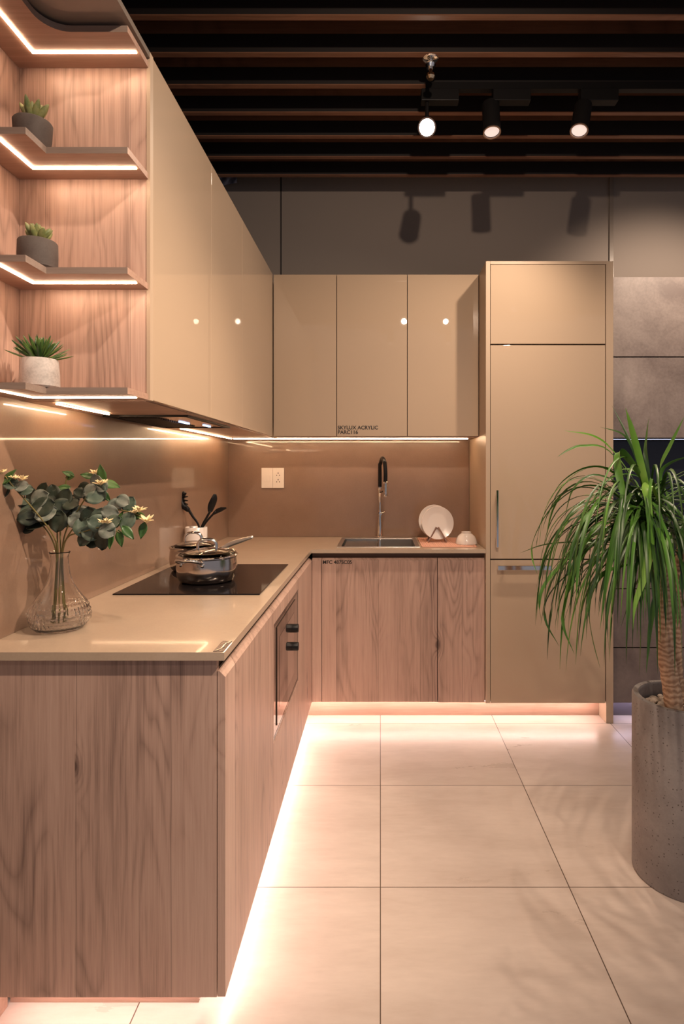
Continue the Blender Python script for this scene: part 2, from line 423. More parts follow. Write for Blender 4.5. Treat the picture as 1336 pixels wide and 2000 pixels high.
xdoor(c2, 1.9885, 2.5835, ZD0, OZ0-.004, OAK, 'drawer', False)
xdoor(c2, 1.9885, 2.5835, OZ1+.004, ZD1, OAK, 'top_rail')
ov = thing('built_in_oven', 'built-in mirrored glass microwave oven with two black knobs, below the hob', 'oven', (-.55, 2.285, OZ0))
obj('casing', B((-.91, -.3795, OY0+.006, OY1-.004, OZ0+.003, OZ1-.003)), BLK, ov)
obj('frame', B((-.379, -.3625, OY0, OY1, OZ1-.012, OZ1), (-.379, -.3625, OY0, OY1, OZ0, OZ0+.012), (-.379, -.3625, OY0, OY0+.010, OZ0+.012, OZ1-.012), (-.379, -.3625, OY1-.006, OY1, OZ0+.012, OZ1-.012)), BLKG, ov)
obj('fascia', B((-.379, -.3632, OY0+.0105, OY1-.0065, OZ0+.0125, OZ1-.0125)), OVENG, ov)
obj('door_glass', B((-.363, -.3600, 2.055, 2.50, .432, .775)), OVENG, ov, bevel=.001)
obj('window', B((-.3599, -.3594, 2.10, 2.45, .48, .73)), plain('oven_window', (.05, .03, .025), .05, .4, coat=1), ov)
for z in (.677, .603):
    bm = bmesh.new(); lathe(bm, [(0, 0), (.0175, 0), (.0175, .022), (.0155, .025), (0, .025)], (-.3595, 2.405, z), M=Matrix.Rotation(PI/2, 3, 'Y'), seg=32)
    k = obj('knob', bm, BLK, ov, smooth=True)
    obj('pointer', B((-.3345, -.3335, 2.4035, 2.4065, z+.002, z+.015)), CHROME, k)
c3 = thing('corner_cabinet', 'narrow oak laminate base cabinet front beyond the oven, running into the corner', 'base cabinet', (-.66, 2.9, .1))
obj('carcass', B((XL+.002, -.3795, 2.5862, YB-.002, .103, .852), (-.392, -.3795, 2.5862, 3.108, .097, .103)), CARC, c3)
obj('finger_channel', B((XL+.002, -.392, 2.5862, 3.10, .8525, .8885)), CHAN, c3)
xdoor(c3, 2.5865, 3.088, ZD0, ZD1, OAK)
# base cabinets, back run (door face y = 3.089)
DY = 3.089
def ydoor(parent, x0, x1, z0, z1, mat, name='door', bev=False, Y=DY, th=.018, bv=.0008):
    bm = bmesh.new(); c = .014
    poly = [(Y+th, z0), (Y, z0), (Y, z1-c), (Y+c, z1), (Y+th, z1)] if bev else [(Y+th, z0), (Y, z0), (Y, z1), (Y+th, z1)]
    prism(bm, poly, 'x', x0, x1)
    return obj(name, bm, mat, parent, bevel=bv)
c4 = thing('sink_cabinet', 'oak laminate sink cabinet with wide door, small print at its top corner', 'base cabinet', (0, 3.35, .1))
obj('carcass', B((-.3785, SX0-.02, DY+.019, YB-.002, .103, .852), (-.3785, .3005, DY+.019, DY+.031, .097, .103), (SX0-.02, SX1+.02, DY+.019, YB-.002, .103, .69), (SX1+.02, .3005, DY+.019, YB-.002, .103, .852)), CARC, c4)
obj('finger_channel', B((-.36, .3005, DY+.032, DY+.05, .8525, .8885)), CHAN, c4)
ydoor(c4, -.3585, -.309, ZD0, ZD1, OAK, 'filler_panel', True)
sd = ydoor(c4, -.3065, .2985, ZD0, ZD1, OAK, 'door', True)
text('MFC 487SC05', .0262, (-.303, DY-.0006, .8295), sd)
c5 = thing('base_cabinet', 'oak laminate base cabinet with one narrow door beside the tall fridge unit', 'base cabinet', (.425, 3.35, .1))
obj('carcass', B((.3015, .548, DY+.019, YB-.002, .103, .852), (.3015, .548, DY+.019, DY+.031, .097, .103)), CARC, c5)
obj('finger_channel', B((.3015, .548, DY+.032, DY+.05, .8525, .8885)), CHAN, c5)
ydoor(c5, .3015, .5475, ZD0-.002, ZD1, OAK, 'door', True)
# plinths
tag(obj('plinth', B((-.922, -.4525, 1.465, 1.481, .0005, .1025), (-.4685, -.4525, 1.481, 3.186, .0005, .1025)), OAKX), 'recessed oak plinth under the left run of base cabinets', 'plinth')
tag(obj('plinth', B((-.452, 1.1772, 3.170, 3.186, .0005, .1025)), OAKX), 'recessed oak plinth under sink cabinet and fridge unit, lit from above', 'plinth')
# floor-washing LED strips
def led(name, label, m, *bx, cat='light strip', group=None, base=None):
    t = thing(name, label, cat, (bx[0][0], bx[0][2], bx[0][4]), group)
    hs = [(b[0]-.001, b[1]+.001, b[2]-.001, b[3]+.001, b[5], b[5]+.004) for b in bx]
    obj('profile', B(*hs), ACRE, t); obj('diffuser', B(*bx), m, t)
    return t
led('light_strip', 'glowing LED strip under the left base cabinets washing the floor', LEDF, (-.410, -.402, 1.45, 3.16, .094, .0985))
led('light_strip', 'glowing LED strip under the near end panel washing the floor', LEDF, (-.90, -.43, 1.410, 1.418, .094, .0985))
led('light_strip', 'glowing LED strip under the sink cabinet and fridge unit washing the floor', LEDF, (-.37, 1.15, 3.125, 3.133, .094, .0985))
# ---------------------------------------------------------------- tall fridge housing
tx0, tx1 = .5502, 1.2155; TY = 3.069; ZTT = 2.4115
tu = thing('tall_cabinet', 'tall glossy beige cabinet with chrome handles at the end of the run', 'tall cabinet', (.88, 3.35, 0))
obj('side_panel', B((tx0, .5725, TY, YB-.002, .104, ZTT)), ACRE, tu, bevel=.001)
obj('side_panel', B((1.178, tx1, TY, YB-.002, .0005, ZTT)), ACRE, tu, bevel=.001)
obj('top_panel', B((.5728, 1.1777, TY, YB-.002, ZTT-.016, ZTT)), ACRE, tu, bevel=.001)
obj('carcass', B((.5735, 1.177, TY+.022, YB-.003, .104, ZTT-.018)), CARC, tu)
hz = lambda py: CZ-(py-915)*TY/F
ydoor(tu, .5750, 1.1735, hz(671.5), ZTT-.0185, ACR, 'upper_door', Y=TY+.001, bv=.0012)
dm = ydoor(tu, .5750, 1.1735, hz(1091.5), hz(674), ACR, 'middle_door', Y=TY+.001, bv=.0012)
dl = ydoor(tu, .5750, 1.1735, hz(1373.5), hz(1094), ACR, 'lower_door', Y=TY+.001, bv=.0012)
hx = (969-743)*TY/F
h = obj('handle', B((hx-.005, hx+.007, TY-.034, TY-.022, hz(1068), hz(957))), CHROME, dm, bevel=.002)
obj('handle_post', B((hx-.004, hx+.004, TY-.0215, TY, hz(975), hz(968))), CHROME, h); obj('handle_post', B((hx-.004, hx+.004, TY-.0215, TY, hz(1058), hz(1051))), CHROME, h)
h = obj('handle', B((.606, .887, TY-.034, TY-.022, hz(1112), hz(1103))), CHROME, dl, bevel=.002)
for x in (.63, .85): obj('handle_post', B((x, x+.015, TY-.0215, TY, hz(1110), hz(1105))), CHROME, h)
# ---------------------------------------------------------------- wall cabinets
UX = -.5995; UY = 3.28; U0 = 1.5095; U1 = 2.411
def leftupper(y0, y1, label, gapend=.0012, last=False):
    t = thing('wall_cabinet', label, 'wall cabinet', ((XL+UX)/2, (y0+y1)/2, U0), 'beige wall cabinets')
    obj('carcass', B((XL+.001, UX-.0195, y0, YB-.002 if last else y1, U0+.001, U1-.003)), ACRE, t)
    obj('base_board', B((XL+.0135, UX-.0195, y0, YB-.013 if last else y1, U0-.003, U0+.0005)), OAKX, t)
    d = obj('door', B((UX-.018, UX, y0+gapend, y1-gapend, U0, U1)), ACR, t, bevel=.001)
    return t
leftupper(1.5500, 2.087, 'first glossy beige wall cabinet next to the open shelves, on left wall')
leftupper(2.0875, 2.551, 'middle glossy beige wall cabinet on left wall, above the hob')
leftupper(2.5515, 3.279, 'glossy beige wall cabinet on left wall running into the back corner', last=True)
def backupper(x0, x1, label):
    t = thing('wall_cabinet', label, 'wall cabinet', ((x0+x1)/2, 3.46, U0), 'beige wall cabinets')
    obj('carcass', B((x0, x1, UY+.0195, YB-.001, U0+.001, U1-.003)), CARC, t)
    obj('base_board', B((x0, x1, UY+.0195, YB-.013, U0-.003, U0+.0005)), OAKX, t)
    d = obj('door', B((x0+.0018, x1-.0018, UY, UY+.018, U0, U1)), ACR, t, bevel=.001)
    return d
ux = lambda px: (px-743)*UY/F
backupper(-.5975, ux(657.5), 'left glossy beige wall cabinet on back wall, in the corner')
d2 = backupper(ux(657.5), ux(795.5), 'middle glossy beige wall cabinet on back wall with printed lettering')
backupper(ux(795.5), .5485, 'right glossy beige wall cabinet on back wall, against the tall unit')
text('SKYLUX ACRYLIC\nPARC116', .0285, (ux(659.5), UY-.0006, CZ-(838.5-915)*UY/F), d2)
# under-cabinet lights
led('light_strip', 'short warm LED strip under the first left wall cabinet, before the hood', LEDU, (-.872, -.868, 1.58, 1.885, 1.5015, 1.5045))
led('light_strip', 'short warm LED strip under the left wall cabinets, beyond the hood', LEDU, (-.872, -.868, 2.56, 3.44, 1.5015, 1.5045))
led('light_strip', 'long warm LED strip under the back wall cabinets above the sink', LEDU, (-.86, .512, 3.44, 3.444, 1.5015, 1.5045))
# hood
hd = thing('range_hood', 'slim dark glass extractor hood set under the wall cabinets above the hob', 'range hood', (-.77, 2.21, 1.47))
obj('frame', B((-.915, -.634, 1.937, 1.955, 1.500, 1.5060), (-.915, -.634, 2.465, 2.483, 1.500, 1.5060), (-.915, -.900, 1.955, 2.465, 1.500, 1.5060), (-.649, -.634, 1.955, 2.465, 1.500, 1.5060)), BLK, hd)
obj('glass_panel', B((-.8995, -.6495, 1.956, 2.464, 1.5025, 1.5060)), plain('brown_hood_glass', (.22, .14, .10), .12, .5), hd)
obj('grille', B(*[(-.885, -.755, 1.99+.022*i, 2.002+.022*i, 1.499, 1.502) for i in range(19)]), BLK, hd)
for (xa, ya, yb) in ((-.74, 2.155, 2.26), (-.705, 2.33, 2.42)):
    obj('hood_light', B((xa, xa+.008, ya, yb, 1.499, 1.502)), LEDH, hd)['label'] = 'bluish white lamp bar'
# ---------------------------------------------------------------- open corner shelves
sh = thing('open_shelf_unit', 'open oak corner shelves with lit undersides on left wall', 'shelf unit', (-.78, 1.45, 1.507))
obj('back_panel', B((XL+.013, -.608, 1.530, 1.5485, 1.5075, 2.395)), OAK, sh)
obj('edge_strip', B((-.6075, -.598, 1.528, 1.5485, 1.5075, 2.411)), ACRE, sh)
obj('wall_panel', B((XL, XL+.012, 1.0, 1.549, 1.5068, 2.411)), OAK, sh)
ye = 1.321
for i, zt in enumerate((2.3865, 2.097, 1.810, 1.5235)):
    zb = zt-.0155
    bm = bmesh.new()
    yn = ye if i else 1.26
    if i:
        prism(bm, [(XL+.0125, yn), (-.797, yn), (-.797, 1.403), (-.603, 1.403), (-.603, 1.5295), (XL+.0125, 1.5295)], 'z', zb, zt)
    else:
        arc = [(-.797+.06*(1-math.cos(a)), 1.403-.06+.06*math.sin(a)) for a in [PI/2*k/8 for k in range(9)]]
        prism(bm, [(XL+.0125, yn), (-.797, yn)]+arc+[(-.603, 1.403), (-.603, 1.5295), (XL+.0125, 1.5295)], 'z', zb, zt)
    bm.normal_update()
    bmesh.ops.recalc_face_normals(bm, faces=bm.faces)
    for f in bm.faces: f.material_index = 1 if f.normal.y < -.5 or (f.normal.x > .5 and f.calc_center_median().x < -.7) else 0
    s = obj('shelf', bm, [OAKX, OAKEDGE], sh)
    bm = B((-.8710, -.8640, yn+.006 if i else 1.27, 1.4735, zb-.0022, zb-.0002), (-.8640, -.610, 1.4665, 1.4735, zb-.0022, zb-.0002))
    obj('light_strip', bm, LEDW, s)['label'] = 'glowing LED strip let into the underside'
tag(obj('cover_board', B((XL+.0125, -.5985, .75, 1.5485, 2.3955, 2.411)), TAUPE), 'smooth taupe board over the top open shelf, at upper left of photo', 'cover panel')
# ---------------------------------------------------------------- right-hand kitchen (concrete fronts)
rx0 = 1.2165; RZ = lambda py, Y: CZ-(py-915)*Y/F
t = thing('wall_cabinet', 'concrete-look wall cabinet with upper and lower flap, right of the tall unit', 'wall cabinet', (1.9, 3.46, 1.5))
obj('carcass', B((rx0, 2.7, 3.30, YB-.001, 1.503, 2.396)), CARC, t)
ydoor(t, rx0+.002, 2.698, RZ(696, UY), RZ(541, UY), CONC, 'upper_flap', Y=UY)
ydoor(t, rx0+.002, 2.698, RZ(855, UY), RZ(698.5, UY), CONC, 'lower_flap', Y=UY)
tag(obj('backsplash', B((rx0, 2.7, YB-.012, YB-.001, .912, 1.50)), NAVY), 'dark blue-black splashback in the niche behind the palm', 'splashback')
t = thing('base_cabinet', 'dark concrete-look drawer cabinet behind the palm, right of the tall unit', 'base cabinet', (1.9, 3.35, .1))
obj('carcass', B((rx0, 2.7, DY+.02, YB-.002, .10, .862)), CARC, t)
for a, b in ((.100, RZ(1266, DY)), (RZ(1264, DY), RZ(1151, DY)), (RZ(1149, DY), .858)):
    ydoor(t, rx0+.002, 2.698, a, b, CONCD, 'drawer')
tag(obj('countertop', B((rx0, 2.7, 3.062, YB-.002, .882, .911)), plain('black_stone', (.03, .028, .03), .2)), 'black worktop over the dark concrete-look drawers behind the palm', 'countertop')
tag(obj('plinth', B((rx0, 2.7, 3.170, 3.186, .0005, .099)), plain('grey_plinth', (.12, .10, .11), .5)), 'grey plinth under the dark concrete-look drawers', 'plinth')
led('light_strip', 'bluish LED strip under the concrete-look wall cabinet', LEDC, (1.25, 2.65, 3.42, 3.428, 1.498, 1.501))
led('light_strip', 'cool LED strip under the concrete-look drawers washing the floor', LEDR, (1.24, 2.65, 3.125, 3.133, .092, .0965))
# ---------------------------------------------------------------- hob, sink, tap, outlet
tag(obj('induction_hob', B((-.893, -.402, 1.960, 2.568, ZT, ZT+.0045)), BLKG, bevel=.0012), 'black glass induction hob set on the beige worktop', 'hob')
sk = thing('sink', 'stainless steel inset sink with smoked cover plate, below the tap', 'sink', (0, 3.35, .70))
obj('rim', B((SX0-.012, SX1+.012, SY0-.014, SY0+.012, ZT, ZT+.003), (SX0-.012, SX1+.012, SY1-.045, SY1+.014, ZT, ZT+.003),
    (SX0-.012, SX0+.012, SY0+.012, SY1-.045, ZT, ZT+.003), (SX1-.012, SX1+.012, SY0+.012, SY1-.045, ZT, ZT+.003)), SINKS, sk, bevel=.001)
bm = bmesh.new()
def bowl(bm, x0, x1, y0, y1, z0, z1, t=.0015):
    box(bm, x0, x1, y0, y1, z0, z0+t); box(bm, x0, x0+t, y0, y1, z0+t, z1); box(bm, x1-t, x1, y0, y1, z0+t, z1)
    box(bm, x0+t, x1-t, y0, y0+t, z0+t, z1); box(bm, x0+t, x1-t, y1-t, y1, z0+t, z1)
bowl(bm, SX0+.004, SX1-.004, SY0+.004, SY1-.04, .70, ZT-.0005)
obj('basin', bm, SINKS, sk)
obj('divider', B((-.012, .004, SY0+.006, SY1-.042, .80, ZT+.001)), CHROME, sk, bevel=.002)
obj('cover_plate', B((SX0+.022, -.016, SY0+.012, SY1-.052, ZT-.012, ZT-.006)), DKPLATE, sk, bevel=.001)['label'] = 'dark smoked plate over the left half'
obj('drain', L([(0, .702), (.04, .702), (.045, .7035), (0, .706)], (.10, 3.33, 0), seg=24), CHROME, sk)
fx, fy = (742-743)*3.57/F, 3.575
fa = thing('faucet', 'tall chrome pull-out tap with arched black hose behind the sink', 'faucet', (fx, fy, ZT))
zf = lambda py, Y=3.575: CZ-(py-915)*Y/F
bm = bmesh.new(); lathe(bm, [(0, ZT+.003), (.026, ZT+.003), (.026, ZT+.008), (.019, ZT+.012), (.0175, ZT+.05), (.018, zf(1022)), (.0165, zf(1012)), (.0165, zf(1004)), (.012, zf(999)), (.0105, zf(996)), (.0105, zf(958)), (.015, zf(956)), (.015, zf(951)), (0, zf(950))], (fx, fy, 0), seg=28)
obj('body', bm, CHROME, fa, smooth=True)
lv = obj('lever', T([(fx, fy-.016, zf(1003)), (fx+.004, fy-.035, zf(1002))], .010, seg=16), CHROME, fa, smooth=True)
obj('lever_arm', T([(fx+.004, fy-.035, zf(1002)), (fx+.03, fy-.05, zf(998))], .0035, seg=10), CHROME, lv, smooth=True)
R = .098; top = []
zA = zf(951)
hx2 = .032
arch = [(fx, fy, zA), (fx, fy-.002, zA+.09), (fx, fy-.012, zA+.135)]
for k in range(1, 10):
    a = PI*k/10
    arch.append((fx+hx2*k/10, fy-R+R*math.cos(a)*.98, zA+.125+.047*math.sin(a)))
arch += [(fx+hx2, fy-2*R, zA+.09), (fx+hx2, fy-2*R, zA+.035)]
obj('hose', T(spline(arch, 4), .0115, seg=16), BLK, fa, smooth=True)
bm = bmesh.new(); lathe(bm, [(0, zA+.036), (.012, zA+.036), (.015, zA+.03), (.013, zA+.022), (.015, zA+.014), (.0135, zA+.008), (.0145, zA-.005), (.0145, zA-.045), (.013, zA-.05), (0, zA-.05)], (fx+hx2, fy-2*R, 0), seg=24)
obj('spray_head', bm, CHROME, fa, smooth=True)
obj('arm_clip', T([(fx, fy, zf(962)), (fx+hx2, fy-2*R+.012, zf(956))], .004, seg=10), BLK, fa)
o_ = thing('wall_outlet', 'white double wall plate with switch and two sockets on the back splashback', 'outlet', (-.666, 3.63, 1.21))
PX = lambda px: (px-743)*3.632/F
PZ = lambda py: CZ-(py-915)*3.632/F
yo = YB-.0125
obj('plate', B((PX(511), PX(532.6), yo-.009, yo, PZ(953), PZ(914))), WHITEP, o_, bevel=.0015)
obj('plate', B((PX(533), PX(555), yo-.009, yo, PZ(953), PZ(914))), WHITEP, o_, bevel=.0015)
for k, (a, b) in enumerate(((515.5, 521), (521.6, 528))): obj('switch', B((PX(a), PX(b), yo-.012, yo-.0092, PZ(941), PZ(929))), WHITEP, o_, bevel=.001)
for (cx, cy) in ((543.6, 926.3), (543.6, 939)):
    bm = bmesh.new()
    for dx, dy, hh in ((0, -2.2, 1.3), (-2.6, 2, .9), (2.6, 2, .9)):
        box(bm, PX(cx+dx-.8), PX(cx+dx+.8), yo-.0098, yo-.0091, PZ(cy+dy+hh), PZ(cy+dy-hh))
    obj('socket', bm, plain('socket_hole', (.06, .035, .03), .6), o_)
# ---------------------------------------------------------------- mat, plates, rack, bowl
def rrect(x0, x1, y0, y1, r, n=5):
    out = []
    for cx, cy, a0 in ((x1-r, y1-r, 0), (x0+r, y1-r, PI/2), (x0+r, y0+r, PI), (x1-r, y0+r, 1.5*PI)):
        for k in range(n+1):
            a = a0+PI/2*k/n; out.append((cx+r*math.cos(a), cy+r*math.sin(a)))
    return out
bm = bmesh.new(); prism(bm, rrect(.222, .520, 3.142, 3.56, .02), 'z', ZT+.0005, ZT+.004)
mt = obj('drying_mat', bm, MATT, bevel=.001); tag(mt, 'salmon pink drying mat beside the sink under the bowl', 'mat')
bm = bmesh.new()
for i in range(25): box(bm, .232+i*.0117, .237+i*.0117, 3.152, 3.55, ZT+.004, ZT+.0052)
obj('ribs', bm, MATT, mt)
# plate rack
PC = Vector((.323, 3.375, ZT+.006))
rk = thing('plate_rack', 'dark folding plate rack on the pink mat holding two plates', 'plate rack', tuple(PC))
for y in (3.335, 3.375, 3.415):
    for s in (-1, 1):
        obj('arm', T([PC+Vector((s*.052, y-3.375-.022, 0.002)), PC+Vector((s*.006, y-3.375+.004, .083))], .0055, seg=8, flat=.6), RACKM, rk)
obj('dowel', T([PC+Vector((0, -.045, .078)), PC+Vector((0, .05, .078))], .003, seg=8), RACKM, rk)
for s in (-1, 1): obj('foot_rail', T([PC+Vector((s*.047, -.06, .012)), PC+Vector((s*.047, .04, .012))], .003, seg=8), RACKM, rk)
def plate(c, R_, lab, tilt, yaw):
    M_ = Matrix.Rotation(yaw, 3, 'Z') @ Matrix.Rotation(PI/2+tilt, 3, 'X')
    bm = bmesh.new(); lathe(bm, [(0, 0), (.055, 0), (.062, .002), (R_-.004, .013), (R_, .0145), (R_-.001, .0165), (.06, .006), (.05, .004), (0, .004)], c, seg=48, M=M_)
    o = obj('plate', bm, WHITEC, smooth=True); tag(o, lab, 'plate', 'plates in the rack')
plate((.323, 3.352, ZT+.112), .094, 'front white plate standing in the rack, facing the room', -.12, .18)
plate((.309, 3.405, ZT+.118), .094, 'rear white plate standing in the rack behind the other', -.12, .18)
bm = bmesh.new(); lathe(bm, [(.0605, 0), (.0595, .006), (.056, .022), (.046, .042), (.032, .054), (.027, .057), (.0275, .066), (.024, .066), (.023, .059), (0, .058)], (.4775, 3.27, ZT+.0055), seg=48)
tag(obj('bowl', bm, WHITEC, smooth=True), 'white rice bowl upside down on the pink mat', 'bowl')
# ---------------------------------------------------------------- pots on the hob
ZH = ZT+.0046
def pot_body(c, r, h):
    return L([(0, 0), (r*.80, 0), (r*.90, .006), (r*.975, .022), (r*1.0, .05), (r*.985, h*.78), (r*.965, h-.004), (r*1.0, h), (r*1.0, h+.002), (r*.955, h+.001), (r*.955, h-.01), (r*.97, .05), (r*.94, .02), (r*.8, .006), (0, .004)], c, seg=64)
def lid(parent, c, r, z0, hang):
    l = obj('lid', L([(0, .026), (r*.35, .0235), (r*.7, .014), (r*.94, .003), (r*.94, .0008), (r*.7, .0115), (r*.35, .021), (0, .0235)], (c[0], c[1], z0+.002), seg=48), LID, parent, smooth='all')
    l['label'] = 'domed glass lid'
    obj('lid_rim', L([(r*.93, .0), (r*1.01, .0), (r*1.015, .003), (r*.99, .005), (r*.93, .0045), (r*.93, 0)], (c[0], c[1], z0+.002), seg=64), CHROME, l, smooth=True)
    d = Vector((math.cos(hang), math.sin(hang), 0)); b = Vector((c[0], c[1], z0))
    pts_ = [b-d*.034+Vector((0, 0, .022)), b-d*.033+Vector((0, 0, .045)), b-d*.022+Vector((0, 0, .058)), b+Vector((0, 0, .062)), b+d*.022+Vector((0, 0, .058)), b+d*.033+Vector((0, 0, .045)), b+d*.034+Vector((0, 0, .022))]
    bm = bmesh.new(); tube(bm, spline(pts_, 5), .0042, seg=10, flat=1.7)
    obj('lid_handle', bm, CHROME, l, smooth='all')
pc = (-.645, 2.19, ZH)
pt = thing('cooking_pot', 'steel casserole pot with glass lid at front of the hob', 'pot', pc)
obj('pot_body', pot_body(pc, .110, .092), STEEL, pt, smooth=True)
lid(pt, pc, .110, ZH+.093, .12)
def side_handle(parent, c, r, z, ang, wid=.048, out=.045):
    d = Vector((math.cos(ang), math.sin(ang), 0)); s = Vector((-d.y, d.x, 0)); b = Vector(c)+Vector((0, 0, z))
    p = [b+d*(r*.97)-s*wid, b+d*(r+.016)-s*(wid-.004)+Vector((0, 0, .010)), b+d*(r+out*.8)-s*(wid*.55)+Vector((0, 0, .017)), b+d*(r+out)+Vector((0, 0, .018)), b+d*(r+out*.8)+s*(wid*.55)+Vector((0, 0, .017)), b+d*(r+.016)+s*(wid-.004)+Vector((0, 0, .010)), b+d*(r*.97)+s*wid]
    p[0] = b+(d*math.cos(.42)-s*math.sin(.42))*r; p[-1] = b+(d*math.cos(.42)+s*math.sin(.42))*r
    bm = bmesh.new(); tube(bm, spline(p, 5), .005, seg=10, flat=1.3)
    h_ = obj('side_handle', bm, CHROME, parent, smooth='all')
    for q in (-1, 1):
        v = b+(d*math.cos(.42)+s*math.sin(.42)*q)*(r-.002)+Vector((0, 0, -.006))
        bm = bmesh.new(); bmesh.ops.create_uvsphere(bm, u_segments=12, v_segments=8, radius=.0085); bmesh.ops.translate(bm, verts=bm.verts, vec=v)
        obj('rivet', bm, CHROME, h_, smooth='all')
side_handle(pt, pc, .108, .078, -1.86)
side_handle(pt, pc, .108, .078, -1.86+PI)
pc2 = (-.775, 2.435, ZH)
pt2 = thing('saucepan', 'steel saucepan with long handle behind the casserole pot on the hob', 'saucepan', pc2)
obj('pot_body', pot_body(pc2, .094, .090), STEEL, pt2, smooth=True)
lid(pt2, pc2, .094, ZH+.091, .1)
a0 = at(436, 1070, 2.43); a1 = at(452, 1062, 2.42); a2 = at(470, 1056, 2.40); a3 = at(494, 1048.5, 2.38)
bm = bmesh.new(); sp = spline([Vector(pc2)+Vector((.092, -.005, .078)), a0, a1, a2, a3], 5); n_ = len(sp)
tube(bm, sp, [.006+.0055*math.sin(PI*min(1, i/n_*1.05)) for i in range(n_)], seg=12, flat=.8)
obj('long_handle', bm, plain('satin_steel', (.72, .68, .64), .38, .85), pt2, smooth='all')
obj('handle_bracket', T([Vector(pc2)+Vector((.09, -.005, .074)), a0], .008, seg=8), CHROME, pt2)
# ---------------------------------------------------------------- utensil jar
uc = (-.880, 2.81, ZT)
bm = bmesh.new(); lathe(bm, [(0, 0), (.050, 0), (.052, .003), (.052, .140), (.050, .1425), (.048, .140), (.048, .006), (0, .006)], (uc[0], uc[1], ZT+.0005), seg=48)
tag(obj('utensil_jar', bm, WHITEC, smooth=True), 'white ceramic utensil jar behind the hob', 'jar')
UYY = 2.80
def ribbon_solid(bm, pts, ws, th, side):
    """flat strip with thickness: width along side vector"""
    pts = [Vector(p) for p in pts]; n = len(pts); side = Vector(side).normalized(); R4 = []
    for i, p in enumerate(pts):
        t = (pts[min(i+1, n-1)]-pts[max(i-1, 0)]).normalized(); s = (side-t*side.dot(t)).normalized(); u = t.cross(s)*th
        w_ = ws[i]; R4.append([bm.verts.new(p+s*w_+u), bm.verts.new(p-s*w_+u), bm.verts.new(p-s*w_-u), bm.verts.new(p+s*w_-u)])
    for a, b in zip(R4, R4[1:]):
        for j in range(4): bm.faces.new((a[j], a[(j+1) % 4], b[(j+1) % 4], b[j]))
    bm.faces.new(R4[0][::-1]); bm.faces.new(R4[-1])
jar = lambda dx, dy, z: Vector((uc[0]+dx, uc[1]+dy, ZT+z))
# pasta server
ps = thing('pasta_server', 'black toothed pasta server leaning left in the white jar', 'utensil', tuple(jar(.01, 0, .012)))
hp = [jar(.03, .0, .012), at(389, 1030, UYY), at(376, 1008, UYY), at(368, 995, UYY)]
bm = bmesh.new(); sp = spline(hp, 5); tube(bm, sp, [.0035+.003*i/len(sp) for i in range(len(sp))], seg=10, flat=1.4); obj('handle', bm, BLK, ps, smooth='all')
bm = bmesh.new(); hdp = spline([at(369, 997, UYY), at(358, 987, UYY-.006), at(353, 976, UYY-.004), at(357, 966, UYY+.0), at(362, 963, UYY)], 4); n_ = len(hdp)
tube(bm, hdp, [.006+.011*math.sin(PI*min(1, .15+.8*i/n_)) for i in range(n_)], seg=14, flat=.85); hd_ = obj('head', bm, BLK, ps, smooth='all')
for (a, b), (c, d) in (((356, 967), (364, 963)), ((357, 971), (367, 970)), ((358, 977), (367, 978)), ((359, 983), (367, 985)), ((361, 990), (366, 992))):
    obj('tooth', T([at(a, b, UYY-.008), at((a+c)/2, (b+d)/2, UYY-.018), at(c, d, UYY-.026)], [.0045, .0035, .002], seg=8), BLK, hd_, smooth='all')
# spoon
us = thing('serving_spoon', 'black spoon standing upright in the white jar', 'utensil', tuple(jar(-.01, .012, .012)))
hp = [jar(-.03, .012, .012), at(394, 1029, UYY+.02), at(403, 1012, UYY+.02), at(411, 998, UYY+.02)]
sp = spline(hp, 5); obj('handle', T(sp, .0055, seg=10), BLK, us, smooth='all')
bm = bmesh.new(); q = spline([at(410, 1000, UYY+.02), at(413, 988, UYY+.02), at(418, 975, UYY+.016), at(420, 965, UYY+.016)], 5); n_ = len(q)
tube(bm, q, [.004+.0155*math.sin(PI*min(1, .12+.84*i/(n_-1)))**.8 for i in range(n_)], seg=16, flat=.3); obj('spoon_head', bm, BLK, us, smooth='all')
# turner
ut = thing('turner', 'black slanted turner leaning right in the white jar', 'utensil', tuple(jar(-.01, -.015, .012)))
sp = spline([jar(-.028, -.02, .012), at(396, 1030, UYY-.01), at(410, 1011, UYY-.015), at(422, 999, UYY-.02)], 5); obj('handle', T(sp, .005, seg=10), BLK, ut, smooth='all')
bm = bmesh.new(); q = [at(416, 1004, UYY-.018), at(424, 998, UYY-.02), at(432, 995, UYY-.025), at(442, 992, UYY-.03)]
ribbon_solid(bm, q, [.006, .012, .011, .003], .0018, (0, .5, 1)); obj('blade', bm, BLK, ut)
